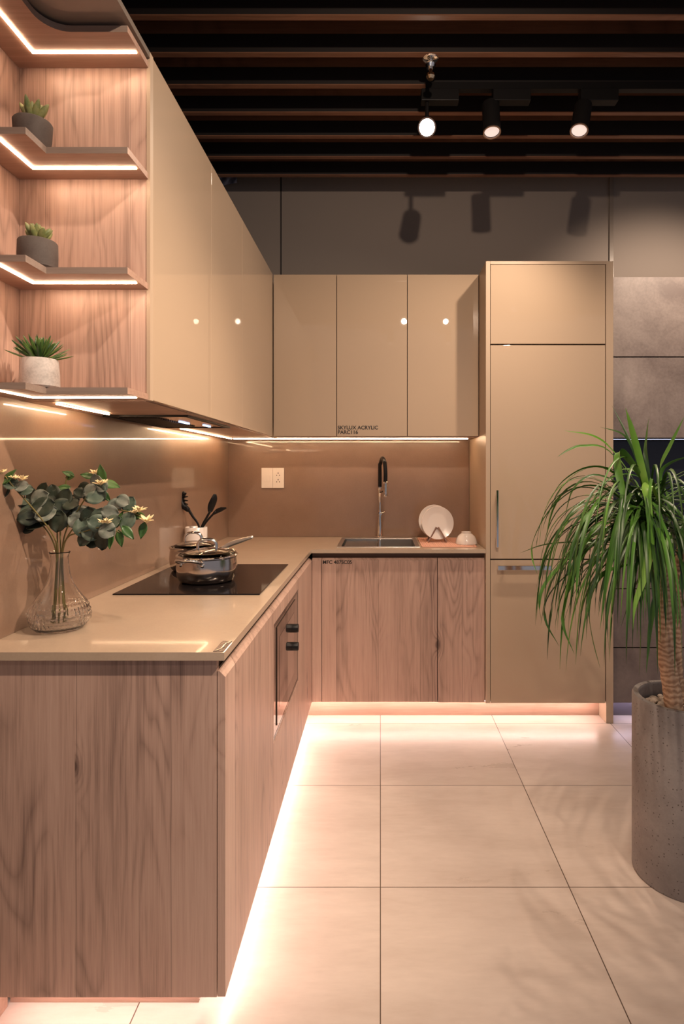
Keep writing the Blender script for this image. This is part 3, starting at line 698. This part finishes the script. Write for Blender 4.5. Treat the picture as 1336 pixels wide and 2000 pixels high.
# ---------------------------------------------------------------- glass vase
VC = Vector((-.845, 1.55, ZT+.0008))
def facet(v, j):
    return v
bm = bmesh.new()
outer = [(0, .0), (.050, .0), (.060, .004), (.0695, .018), (.0735, .036), (.072, .052), (.066, .067), (.056, .082), (.045, .098), (.035, .115), (.028, .135), (.0235, .158), (.0215, .178), (.0215, .190), (.0245, .199), (.0255, .202)]
inner = [(.0240, .2025), (.0195, .190), (.0195, .178), (.021, .158), (.025, .135), (.032, .115), (.0415, .098), (.0525, .082), (.062, .067), (.0675, .052), (.069, .036), (.065, .020), (.056, .010), (0, .008)]
def interp(prof, m):
    P_ = spline([(r_, z_, 0) for r_, z_ in prof], m); return [(max(0, p.x), p.y) for p in P_]
prof = interp(outer, 4)
def crackle(v, j):
    z_ = v.z; r_ = math.hypot(v.x, v.y)
    if .006 < z_ < .075 and r_ > .03:
        amp = .0034*min(1, (z_-.004)/.012)*min(1, (.078-z_)/.02)
        a = math.atan2(v.y, v.x)
        k = math.sin(a*19+z_*260)*math.sin(a*19-z_*260)+.35*math.sin(a*41+z_*120)
        s_ = 1+amp*k/r_*1.0
        return Vector((v.x*s_, v.y*s_, z_))
    return v
lathe(bm, prof+interp(inner, 3), VC, seg=120, fn=crackle)
va = obj('glass_vase', bm, GLASS, smooth='all'); tag(va, 'clear glass vase with cut diamond pattern belly holding eucalyptus', 'vase')
# ---------------------------------------------------------------- eucalyptus branches (each a thing)
def disc_leaf(bm, base, d, nrm, ln, wd, cup=.15, pointed=0.0):
    d = Vector(d).normalized(); nrm = (Vector(nrm)-d*Vector(nrm).dot(d)).normalized(); s = d.cross(nrm); base = Vector(base)
    rows = 7; R_ = []
    for i in range(rows+1):
        t = i/rows; w_ = math.sin(PI*min(1, max(0, t)))**(.55 if pointed < .5 else .8)
        if pointed: w_ *= (1-t*.55*pointed)*1.25
        w_ = max(w_, .03)*wd
        row = []
        for q in (-1, -.5, 0, .5, 1):
            row.append(bm.verts.new(base+d*(ln*t)+s*(w_*q)+nrm*(cup*wd*(q*q)-cup*ln*.8*(t-.5)**2*1.0)))
        R_.append(row)
    for a, b in zip(R_, R_[1:]):
        for j in range(4): bm.faces.new((a[j], a[j+1], b[j+1], b[j]))
def finish_leaf(name, bm, mat, parent, th=.0006):
    o = obj(name, bm, mat, parent, smooth='all'); md = o.modifiers.new('thickness', 'SOLIDIFY'); md.thickness = th; return o
Y0 = 1.55
mouth = VC+Vector((0, 0, .2))
rl = random.Random(11)
def petals(parent, c, size, n=9):
    bm = bmesh.new()
    for k in range(n):
        a = 2*PI*k/n+rl.random()*.5; up = .2+rl.random()*1.0
        d = Vector((math.cos(a), math.sin(a)*.8, up)).normalized()
        disc_leaf(bm, Vector(c), d, Vector((0, -.3, 1)), size*(.5+.4*rl.random()), size*.19, .3, 1)
    return finish_leaf('flower', bm, CREAM, parent, .0005)
def branch(label, path, leaves, flowers, foot):
    """path: pixels (px,py,dY) above the vase mouth; leaves: (px,py,size px,kind,angle deg,dY)"""
    t = thing('eucalyptus_branch', label, 'branch', tuple(VC+Vector((0, 0, .03))), 'eucalyptus branches in the vase')
    P_ = [VC+Vector(foot), mouth+Vector((foot[0]*.3+(path[0][0]-118)*.0002, foot[1]*.3, -.02))]+[at(a, b, Y0+c) for a, b, c in path]
    sp = spline(P_, 5); obj('stem', T(sp, [.0016+.0006*(1-i/len(sp)) for i in range(len(sp))], seg=7), STEMM, t, smooth='all')
    for (a, b, sz, kind, ang, dy) in leaves:
        bm = bmesh.new(); c = at(a, b, Y0+dy); ar = math.radians(ang)
        d = Vector((math.cos(ar), rl.uniform(-.45, .25), math.sin(ar)))
        l_ = sz*Y0/F*1.12
        nr = Vector((rl.uniform(-.35, .35), -1, rl.uniform(.0, .75)))
        if kind == 'f': nr = Vector((rl.uniform(-.3, .3), -.35, 1))
        pointed = 1.0 if kind in 'gf' and kind == 'g' else 0
        m = {'d': EUCD, 'f': EUCD, 'e': EUC, 's': EUCG, 'g': GRN, 'k': EUCD}[kind]
        disc_leaf(bm, c-d.normalized()*l_*.5, d, nr, l_, l_*(.27 if pointed else .43), .18, pointed)
        finish_leaf('leaf', bm, m, t)
        # petiole to the closest point of the stem
    for (a, b, sz, dy) in flowers: petals(t, at(a, b, Y0+dy), sz*Y0/F, 13)
    return t
branch('far-left dark branch with fan of round leaves leaning left out of the vase', [(100, 1050, 0), (78, 1020, 0), (50, 990, -.01)],
    [(38, 982, 42, 'f', 175, .0), (30, 975, 38, 'd', 165, .0), (44, 990, 36, 'e', 200, -.01), (56, 1010, 36, 'd', 195, -.02), (104, 962, 30, 'd', 100, .02), (58, 1030, 30, 'k', 185, .0), (62, 968, 36, 'd', 120, .01), (78, 974, 38, 's', 30, -.01), (60, 995, 38, 'k', 190, .01), (85, 990, 40, 'd', 200, -.02), (70, 1008, 42, 'f', 190, 0), (90, 1003, 38, 's', 205, -.025), (65, 1020, 38, 'f', 185, .01), (95, 1013, 36, 'd', 215, .02), (72, 1028, 34, 'f', 190, -.01), (84, 958, 30, 'd', 70, .03), (48, 975, 30, 'k', 150, .03)], [], (-.02, .01, .02))
branch('middle dark branch with drooping leaves rising straight from the vase', [(112, 1040, .01), (116, 1000, .02), (125, 975, .02)],
    [(112, 972, 34, 'd', 160, .02), (128, 972, 34, 'd', 70, .01), (138, 984, 32, 'k', -10, 0), (120, 990, 36, 'd', 200, 0), (145, 980, 30, 'd', 20, .03), (115, 1018, 40, 'd', -100, -.01), (128, 1012, 36, 'k', -60, .01), (100, 1000, 32, 'd', -150, .01), (122, 958, 26, 'g', 170, .03), (140, 998, 30, 'd', -40, .02)], [], (-.006, -.012, .02))
branch('thin branch with two small green leaves floating above the vase', [(118, 1030, .03), (122, 980, .05), (128, 945, .05), (133, 925, .05)],
    [(133, 925, 22, 'g', 160, .05), (137, 932, 22, 'g', 5, .05), (124, 953, 25, 'g', -175, .045), (118, 952, 14, 'g', 190, .05)], [], (.006, .014, .025))
branch('upright branch with cream flowers at its top, right of centre', [(128, 1040, 0), (150, 1000, .0), (175, 960, -.01), (188, 930, -.01)],
    [(170, 929, 24, 'g', 170, 0), (199, 925, 34, 'g', 95, .0), (217, 947, 34, 'g', -15, -.01), (190, 940, 28, 's', 100, -.02), (166, 953, 26, 'k', 175, .02), (156, 963, 24, 'd', 160, .01), (176, 958, 28, 's', 200, -.02), (196, 962, 34, 'e', -60, -.02), (205, 968, 28, 'g', -50, .01), (186, 972, 30, 'e', 180, -.03), (174, 970, 26, 's', 100, .02), (200, 950, 26, 's', -30, -.02)],
    [(185, 926, 17, 0), (197, 947, 20, -.03)], (.014, .004, .02))
branch('long silvery branch reaching right with cream flowers at its tip', [(134, 1045, -.01), (170, 1010, -.02), (215, 995, -.03), (262, 1003, -.03), (290, 1020, -.03)],
    [(160, 1003, 34, 's', 150, 0), (178, 1010, 40, 'k', 100, -.03), (197, 1012, 38, 'e', 80, -.04), (226, 987, 30, 's', 10, -.02), (240, 978, 27, 's', -25, -.03), (252, 985, 30, 'e', 60, -.02), (250, 1018, 34, 'e', 60, -.04), (262, 1004, 28, 'g', 140, -.02), (279, 1036, 30, 'g', -100, -.04), (274, 1008, 26, 'g', -20, -.03), (215, 1000, 30, 's', 170, -.05), (236, 1010, 24, 'g', 70, -.03)],
    [(272, 999, 20, -.04), (287, 1021, 24, -.045), (262, 1003, 13, -.03)], (.016, -.010, .02))
branch('low branch with dense grey-green leaves and paired cream flowers drooping right', [(132, 1050, -.03), (160, 1040, -.05), (200, 1030, -.06), (235, 1040, -.06)],
    [(163, 1030, 38, 'e', 110, -.04), (150, 1018, 32, 's', 150, -.02), (180, 1040, 36, 'e', -10, -.05), (168, 1050, 34, 'd', -120, -.05), (200, 1055, 36, 'd', -95, -.06), (216, 1056, 30, 'g', -85, -.06), (235, 1052, 30, 'g', -80, -.06), (220, 1022, 34, 'e', 30, -.06), (192, 1022, 36, 'e', 160, -.055), (210, 1036, 34, 's', -30, -.07), (184, 1058, 28, 'd', -150, -.04), (232, 1020, 26, 'g', 50, -.05), (250, 1040, 30, 'g', -50, -.06), (176, 1024, 32, 'k', 60, -.03)],
    [(201, 1022, 15, -.075), (211, 1022, 15, -.075)], (.008, -.018, .02))
branch('leftmost light branch with cream flowers cut by the left edge of the photo', [(106, 1050, -.02), (70, 1000, -.05), (30, 955, -.08), (10, 930, -.08)],
    [(18, 932, 34, 'g', 50, -.08), (4, 940, 30, 'g', 200, -.08), (42, 950, 24, 's', 10, -.08), (50, 957, 24, 'e', -170, -.07), (8, 962, 26, 'd', -110, -.07), (22, 945, 26, 'e', 160, -.08), (-8, 950, 26, 'g', 200, -.08)],
    [(2, 926, 18, -.09), (44, 938, 18, -.085), (30, 936, 14, -.08)], (-.012, -.012, .02))
# ---------------------------------------------------------------- shelf plants
def small_pot(name, label, c, r0, r1, h, m):
    t = thing(name, label, 'potted plant', c)
    obj('pot', L([(0, 0), (r0*.9, 0), (r0, .004), ((r0+r1)/2*1.02, h*.5), (r1, h-.003), (r1-.002, h), (r1-.006, h), (r1-.007, h-.008), (0, h-.008)], c, seg=40), m, t, smooth=True)
    return t
zsh = .0006
t = small_pot('potted_succulent', 'stubby pale green succulent in dark round pot on the upper open shelf', (-.842, 1.425, 2.097+zsh), .038, .0435, .070, POTG)
rs = random.Random(5)
def rosette(t, c, n, ln, wd, up0, up1, mat, thick=.5):
    for k in range(n):
        a = 2.4*k; f = k/n; up = up1+(up0-up1)*f
        d = Vector((math.cos(a)*math.cos(up), math.sin(a)*math.cos(up), math.sin(up)))
        l_ = ln*(1-.35*f)*(.85+.3*rs.random()); bm = bmesh.new()
        b = Vector(c)+d*.004; P_ = [b+d*l_*q+Vector((0, 0, .1*l_*q*q)) for q in (0, .25, .5, .75, .92, 1)]
        tube(bm, P_, [wd*.5, wd*.8, wd, wd*.85, wd*.45, wd*.08], seg=10, flat=thick)
        obj('leaf', bm, mat, t, smooth='all')
rosette(t, (-.842, 1.425, 2.097+.070), 12, .050, .0078, 1.3, .8, SUCC)
t = small_pot('potted_succulent', 'dense green succulent in charcoal concrete pot on the middle open shelf', (-.830, 1.425, 1.810+zsh), .0435, .0435, .068, POTG)
rosette(t, (-.830, 1.425, 1.810+.068), 24, .041, .0078, 1.4, .6, SUCC)
t = small_pot('potted_spiky_plant', 'spiky dark green plant in pale marbled pot on the lowest open shelf', (-.825, 1.425, 1.5235+zsh), .044, .0405, .070, POTW)
rosette(t, (-.825, 1.425, 1.5235+.066), 70, .070, .0034, 1.45, .15, SUCD, .35)
# ---------------------------------------------------------------- track lights and sprinkler
tag(obj('light_track', B((.20, 2.6, 2.585, 2.615, 2.998, 3.0295)), BLK), 'black ceiling track carrying the spotlights in view', 'light track')
tag(obj('light_track', B((-.6, 2.2, .605, .635, 2.998, 3.0295)), BLK), 'black ceiling track overhead in front of the kitchen', 'light track')
tag(obj('light_track', B((-.6, 2.2, -.495, -.465, 2.998, 3.0295)), BLK), 'black ceiling track overhead behind the viewer', 'light track')
def head(i, mouthp, aim, power, size, adx, front, label):
    """mouthp: centre of the lens; aim: point it looks at; adapter box starts at x = adx"""
    yt = 2.60 if front else mouthp[1]
    m = Vector(mouthp); d = (Vector(aim)-m).normalized(); Ln = .150; R_ = .0385
    dg = d
    if front: dg = Vector(front).normalized()
    t = thing('track_spotlight', label, 'spotlight', (adx+.08, yt, 3.0), 'spotlights on the ceiling tracks')
    obj('adapter', B((adx, adx+.165, yt-.022, yt+.022, 2.945, 2.997)), BLK, t, bevel=.002)
    Mr = (-dg).to_track_quat('Z', 'Y').to_matrix()
    body = bmesh.new(); lathe(body, [(.0, .012), (.033, .012), (.034, .0), (R_, .0), (R_, Ln-.006), (R_-.006, Ln), (0, Ln)], m, seg=36, M=Mr)
    obj('housing', body, BLK, t, smooth=True)
    le = bmesh.new(); lathe(le, [(0, .0045), (.031, .0045), (.0325, .0065), (.031, .0095), (0, .0095)], m, seg=32, M=Mr)
    obj('lens', le, LENSB if i == 4 else LENS, t, smooth=True)
    rim = bmesh.new(); lathe(rim, [(.0335, -.001), (R_+.0005, -.001), (R_+.0005, .004), (.0335, .004), (.0335, -.001)], m, seg=36, M=Mr)
    obj('lens_ring', rim, plain('lens_ring', (.25, .18, .15), .3, .8), t)
    top = m-dg*(Ln*.62)
    obj('arm', T([top, Vector((top.x, yt, 2.947))], .009, seg=10), BLK, t)
    spot('spot_lamp', m+dg*.012, aim, power, size)
headlab = ['overhead track spotlight, second on the rear track', 'overhead track spotlight, third on the rear track', 'overhead track spotlight, first on the hindmost track', 'overhead track spotlight, last on the rear track',
           'track spotlight glaring straight at the camera, left of the three', 'black track spotlight pointing straight down, middle of the three', 'black track spotlight tilted down and left, right of the three', 'overhead track spotlight, second on the hindmost track', 'track spotlight outside the frame at right, in front of the concrete-look cabinet']
fronts = {4: (-.2, -2.52, -1.46), 5: (0, -.22, -1), 6: (-.22, -.28, -.9), 8: (0, .5, -.9)}
adx = {0: .12, 1: .54, 2: 0.0, 3: 1.13, 4: .18, 5: .495, 6: .88, 7: .69, 8: 1.70}
for i, (m_, a_, p_, s_) in enumerate(SPOTS): head(i, m_, a_, p_, s_, adx[i], fronts.get(i), headlab[i])
sp_ = thing('fire_sprinkler', 'small brass ceiling sprinkler hanging above the left spotlight', 'sprinkler', (.21, 2.45, 2.95))
sy = 2.44; sc_ = lambda px, py: at(px, py, sy); s0 = sc_(841, 112)
bz = lambda py: CZ-(py-915)*sy/F
obj('escutcheon', L([(0, .006), (.030, .004), (.032, 0), (.026, -.004), (0, -.004)], (s0.x, sy, bz(115)), seg=28), CHROME, sp_, smooth=True)
obj('pipe', L([(0, bz(150)), (.008, bz(150)), (.008, bz(118)), (.011, bz(117)), (.011, 3.40), (0, 3.40)], (s0.x, sy, 0), seg=16), CHROME, sp_, smooth=True)
obj('collar', L([(0, bz(133)), (.016, bz(133)), (.021, bz(127)), (.017, bz(123)), (0, bz(123))], (s0.x, sy, 0), seg=24), CHROME, sp_, smooth=True)
obj('deflector', L([(0, bz(155)), (.012, bz(155)), (.019, bz(150)), (.017, bz(145)), (.006, bz(142)), (0, bz(142))], (s0.x, sy, 0), seg=16), plain('brass', (.75, .55, .35), .25, 1), sp_, smooth=True)
# bluish shimmer built as a sheet in the dark gap above the left cabinets
rf = random.Random(9); bm = bmesh.new(); grid = []
for i in range(15):
    row = []
    for j in range(9):
        row.append(bm.verts.new(at(400+i*4.5, 322+j*5.5-abs(i-4)*.9*(j/8), 3.60+.018*math.sin(i*1.3+j*.9)+.010*math.sin(i*2.7-j*1.7))))
    grid.append(row)
for i in range(14):
    for j in range(8): bm.faces.new((grid[i][j], grid[i+1][j], grid[i+1][j+1], grid[i][j+1]))
o = obj('shimmer_sheet', bm, SHIMMER, smooth='all'); md = o.modifiers.new('t', 'SOLIDIFY'); md.thickness = .001
tag(o, 'bluish crumpled sheet imitating a shimmer in the dark corner above the left cabinets', 'shimmer sheet')
# ---------------------------------------------------------------- planter and palm
PCx, PCy, PR, PH = .9937, 1.9368, .1531, .580
tag(obj('planter', L([(0, 0), (PR-.004, 0), (PR, .005), (PR, PH-.008), (PR-.004, PH), (PR-.020, PH), (PR-.024, PH-.006), (PR-.024, PH-.06), (0, PH-.06)], (PCx, PCy, .0005), seg=96), POTC, smooth=True), 'tall round grey speckled concrete planter standing on the tiles', 'planter')
zso = PH-.052
so = obj('soil', L([(0, zso-.006), (PR-.026, zso-.006), (PR-.026, zso), (0, zso+.004)], (PCx, PCy, 0), seg=40), SOIL); tag(so, 'dark soil filling the tall grey planter', 'soil', kind='stuff')
rp = random.Random(21); bm = bmesh.new()
for k in range(210):
    a = rp.random()*2*PI; q = math.sqrt(rp.random())*(PR-.040); s_ = rp.uniform(.007, .014)
    c = Vector((PCx+q*math.cos(a), PCy+q*math.sin(a), zso+.007+rp.random()*.007))
    bm2 = bmesh.new(); bmesh.ops.create_icosphere(bm2, subdivisions=2, radius=s_)
    sx, sy_, sz = rp.uniform(.8, 1.4), rp.uniform(.7, 1.1), rp.uniform(.5, .8); ro = Matrix.Rotation(rp.random()*PI, 3, 'Z')
    mp = {}
    for v in bm2.verts: mp[v.index] = bm.verts.new(c+ro @ Vector((v.co.x*sx, v.co.y*sy_, v.co.z*sz)))
    for f in bm2.faces: bm.faces.new([mp[v.index] for v in f.verts])
    bm2.free()
tag(obj('pebbles', bm, PEB, smooth='all'), 'pale pebbles covering the soil in the planter', 'pebbles', kind='stuff')
pal = thing('potted_palm', 'ponytail palm with long arching green leaves in the grey planter', 'palm', (.945, 1.90, zso))
def trunk(pts_, rs_):
    sp = spline(pts_, 8); n = len(sp); bm = bmesh.new()
    rr = [rs_[0]+(rs_[-1]-rs_[0])*i/(n-1)+.0012*math.sin(i*2.1) for i in range(n)]
    tube(bm, sp, rr, seg=20); return bm
pA = [at(1318, 1392, 1.86), at(1311, 1340, 1.86), at(1300, 1270, 1.86), at(1298, 1200, 1.87), at(1292, 1140, 1.88), at(1288, 1085, 1.88)]
pB = [at(1326, 1372, 1.93), at(1320, 1320, 1.93), at(1318, 1260, 1.93), at(1320, 1180, 1.94), at(1328, 1110, 1.94), at(1335, 1060, 1.95)]
obj('trunk', trunk(pA, [.028, .022]), BARK, pal, smooth='all'); obj('trunk', trunk(pB, [.0235, .018]), BARK, pal, smooth='all')
def palm_leaf(pts_, w_, m_=PALM, roll=0.0):
    sp = [Vector(p) for p in pts_]; n = len(sp); bm = bmesh.new(); rows = []
    for i, p in enumerate(sp):
        t = (sp[min(i+1, n-1)]-sp[max(i-1, 0)]).normalized()
        s = t.cross(Vector((0, 0, 1)))
        if s.length < .15: s = t.cross(Vector((.3, -1, 0)))
        s.normalize(); s = (Matrix.Rotation(roll*(.3+i/n), 3, t) @ s)
        u = s.cross(t); q = i/(n-1); ww = w_*min(1, .45+q*3)*(1 if q < .45 else max(.03, 1-((q-.45)/.55)**1.7))
        rows.append([bm.verts.new(p-s*ww+u*ww*.35), bm.verts.new(p), bm.verts.new(p+s*ww+u*ww*.35)])
    for a, b in zip(rows, rows[1:]):
        bm.faces.new((a[0], a[1], b[1], b[0])); bm.faces.new((a[1], a[2], b[2], b[1]))
    return bm
rq = random.Random(77)
def arch_pts(base, az, el, length, droop, n=16):
    """walk with a direction that bends downwards"""
    p = Vector(base); out = [p.copy()]; d = Vector((math.cos(az)*math.cos(el), math.sin(az)*math.cos(el), math.sin(el)))
    st = length/n
    for i in range(n):
        d = (d+Vector((0, 0, -1))*droop*(.35+1.3*i/n)/n).normalized(); p = p+d*st; out.append(p.copy())
    return out
leaves = []
# leaves that shape the outline, read off the photograph: (pixel path, depth at start, depth at tip, half width, material)
heroes = [
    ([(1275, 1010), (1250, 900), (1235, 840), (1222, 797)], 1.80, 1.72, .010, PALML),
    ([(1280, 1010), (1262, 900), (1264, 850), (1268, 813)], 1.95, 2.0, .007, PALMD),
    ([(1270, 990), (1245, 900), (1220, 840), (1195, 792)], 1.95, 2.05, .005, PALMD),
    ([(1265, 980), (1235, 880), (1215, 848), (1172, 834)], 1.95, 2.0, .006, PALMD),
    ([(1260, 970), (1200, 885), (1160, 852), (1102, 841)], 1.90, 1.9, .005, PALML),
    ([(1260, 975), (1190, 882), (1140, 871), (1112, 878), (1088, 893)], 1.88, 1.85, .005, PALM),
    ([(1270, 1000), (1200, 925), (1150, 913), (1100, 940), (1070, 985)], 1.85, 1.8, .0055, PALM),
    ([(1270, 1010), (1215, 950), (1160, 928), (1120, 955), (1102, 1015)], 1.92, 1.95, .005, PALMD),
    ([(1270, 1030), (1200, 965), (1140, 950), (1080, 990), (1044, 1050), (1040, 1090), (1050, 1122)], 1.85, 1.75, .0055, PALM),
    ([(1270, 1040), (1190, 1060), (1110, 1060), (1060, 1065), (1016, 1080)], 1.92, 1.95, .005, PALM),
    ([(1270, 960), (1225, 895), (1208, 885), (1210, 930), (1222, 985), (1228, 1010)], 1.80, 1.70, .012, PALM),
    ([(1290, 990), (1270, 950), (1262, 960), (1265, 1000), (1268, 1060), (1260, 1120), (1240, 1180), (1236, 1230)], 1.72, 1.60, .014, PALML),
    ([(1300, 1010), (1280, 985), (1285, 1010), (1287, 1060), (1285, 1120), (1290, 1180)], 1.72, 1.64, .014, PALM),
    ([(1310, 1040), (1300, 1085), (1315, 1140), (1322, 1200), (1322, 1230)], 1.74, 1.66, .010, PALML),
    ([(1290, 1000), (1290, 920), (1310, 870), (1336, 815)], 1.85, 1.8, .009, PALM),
    ([(1285, 1000), (1290, 930), (1310, 905), (1350, 890)], 1.85, 1.8, .008, PALM),
    ([(1265, 1000), (1225, 990), (1205, 1030), (1190, 1100), (1180, 1160), (1172, 1230)], 1.75, 1.62, .010, PALM),
    ([(1265, 1040), (1232, 1025), (1215, 1070), (1200, 1130), (1185, 1200), (1190, 1280)], 1.75, 1.66, .009, PALMD),
    ([(1265, 1100), (1240, 1150), (1225, 1190), (1212, 1228)], 1.78, 1.72, .008, PALM),
    ([(1270, 1120), (1275, 1180), (1268, 1240), (1262, 1315)], 1.78, 1.74, .007, PALM),
    ([(1262, 1110), (1250, 1180), (1250, 1260), (1248, 1322)], 1.80, 1.78, .008, PALM),
    ([(1240, 1100), (1180, 1120), (1150, 1170), (1155, 1240), (1172, 1305)], 1.80, 1.70, .007, PALM),
    ([(1240, 1070), (1130, 1110), (1075, 1160), (1065, 1210), (1092, 1262)], 1.84, 1.80, .006, PALMD),
    ([(1240, 1060), (1150, 1060), (1090, 1110), (1060, 1150), (1053, 1185), (1058, 1215)], 1.84, 1.80, .006, PALM),
    ([(1240, 1080), (1160, 1100), (1110, 1160), (1100, 1220), (1122, 1278)], 1.80, 1.75, .007, PALM),
    ([(1330, 1030), (1340, 1100), (1330, 1150), (1345, 1230)], 1.74, 1.66, .011, PALM),
]
for path, ya, yb, w_, m_ in heroes:
    n = len(path); pts_ = [at(px, py, ya+(yb-ya)*(i/(n-1))) for i, (px, py) in enumerate(path)]
    leaves.append((spline(pts_, 5), w_, m_, rq.choice((-1, 1))*rq.uniform(.7, 1.1)))
bases = [at(1287, 1080, 1.88), at(1332, 1055, 1.95), at(1255, 1040, 1.86), at(1280, 990, 1.92), at(1235, 1010, 1.90)]
for k in range(270):
    b = bases[rq.choice((0, 0, 1, 2, 2, 3, 3, 4, 4))]+Vector((rq.uniform(-.025, .025), rq.uniform(-.025, .025), rq.uniform(-.03, .05)))
    az = rq.uniform(0, 2*PI)
    if rq.random() < .5: az = rq.uniform(PI*.75, PI*1.5)
    el = rq.uniform(.0, 1.1); ln = rq.uniform(.40, .66); dr = rq.uniform(2.6, 5.2)
    pts_ = arch_pts(b, az, el, ln, dr)
    if any(((p.x-PCx)**2+(p.y-PCy)**2) < (PR+.02)**2 and p.z < PH+.03 for p in pts_): continue
    if max(p.y for p in pts_) > 3.0 or min(743+p.x*F/p.y for p in pts_) < 1045 or max(915+(CZ-p.z)*F/p.y for p in pts_) > 1325: continue
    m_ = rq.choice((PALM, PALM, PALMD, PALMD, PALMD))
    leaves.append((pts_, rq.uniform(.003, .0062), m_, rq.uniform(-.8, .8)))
def near(l): return sum(p.y for p in l[0])/len(l[0])
hero_n = len(heroes)
rest = sorted(leaves[hero_n:], key=near)
parts_ = leaves[:hero_n]+rest[:100-hero_n]; bulk = rest[100-hero_n:]
for pts_, w_, m_, ro in parts_: obj('leaf', palm_leaf(pts_, w_, m_, ro), m_, pal, smooth='all')
bmB = bmesh.new(); mats_ = [PALM, PALMD, PALML]
for pts_, w_, m_, ro in bulk:
    b2 = palm_leaf(pts_, w_, m_, ro); mp = {}
    for v in b2.verts: mp[v] = bmB.verts.new(v.co)
    for f in b2.faces:
        nf = bmB.faces.new([mp[v] for v in f.verts]); nf.material_index = mats_.index(m_)
    b2.free()
o = obj('leaf_mass', bmB, mats_, pal, smooth='all'); o['kind'] = 'stuff'
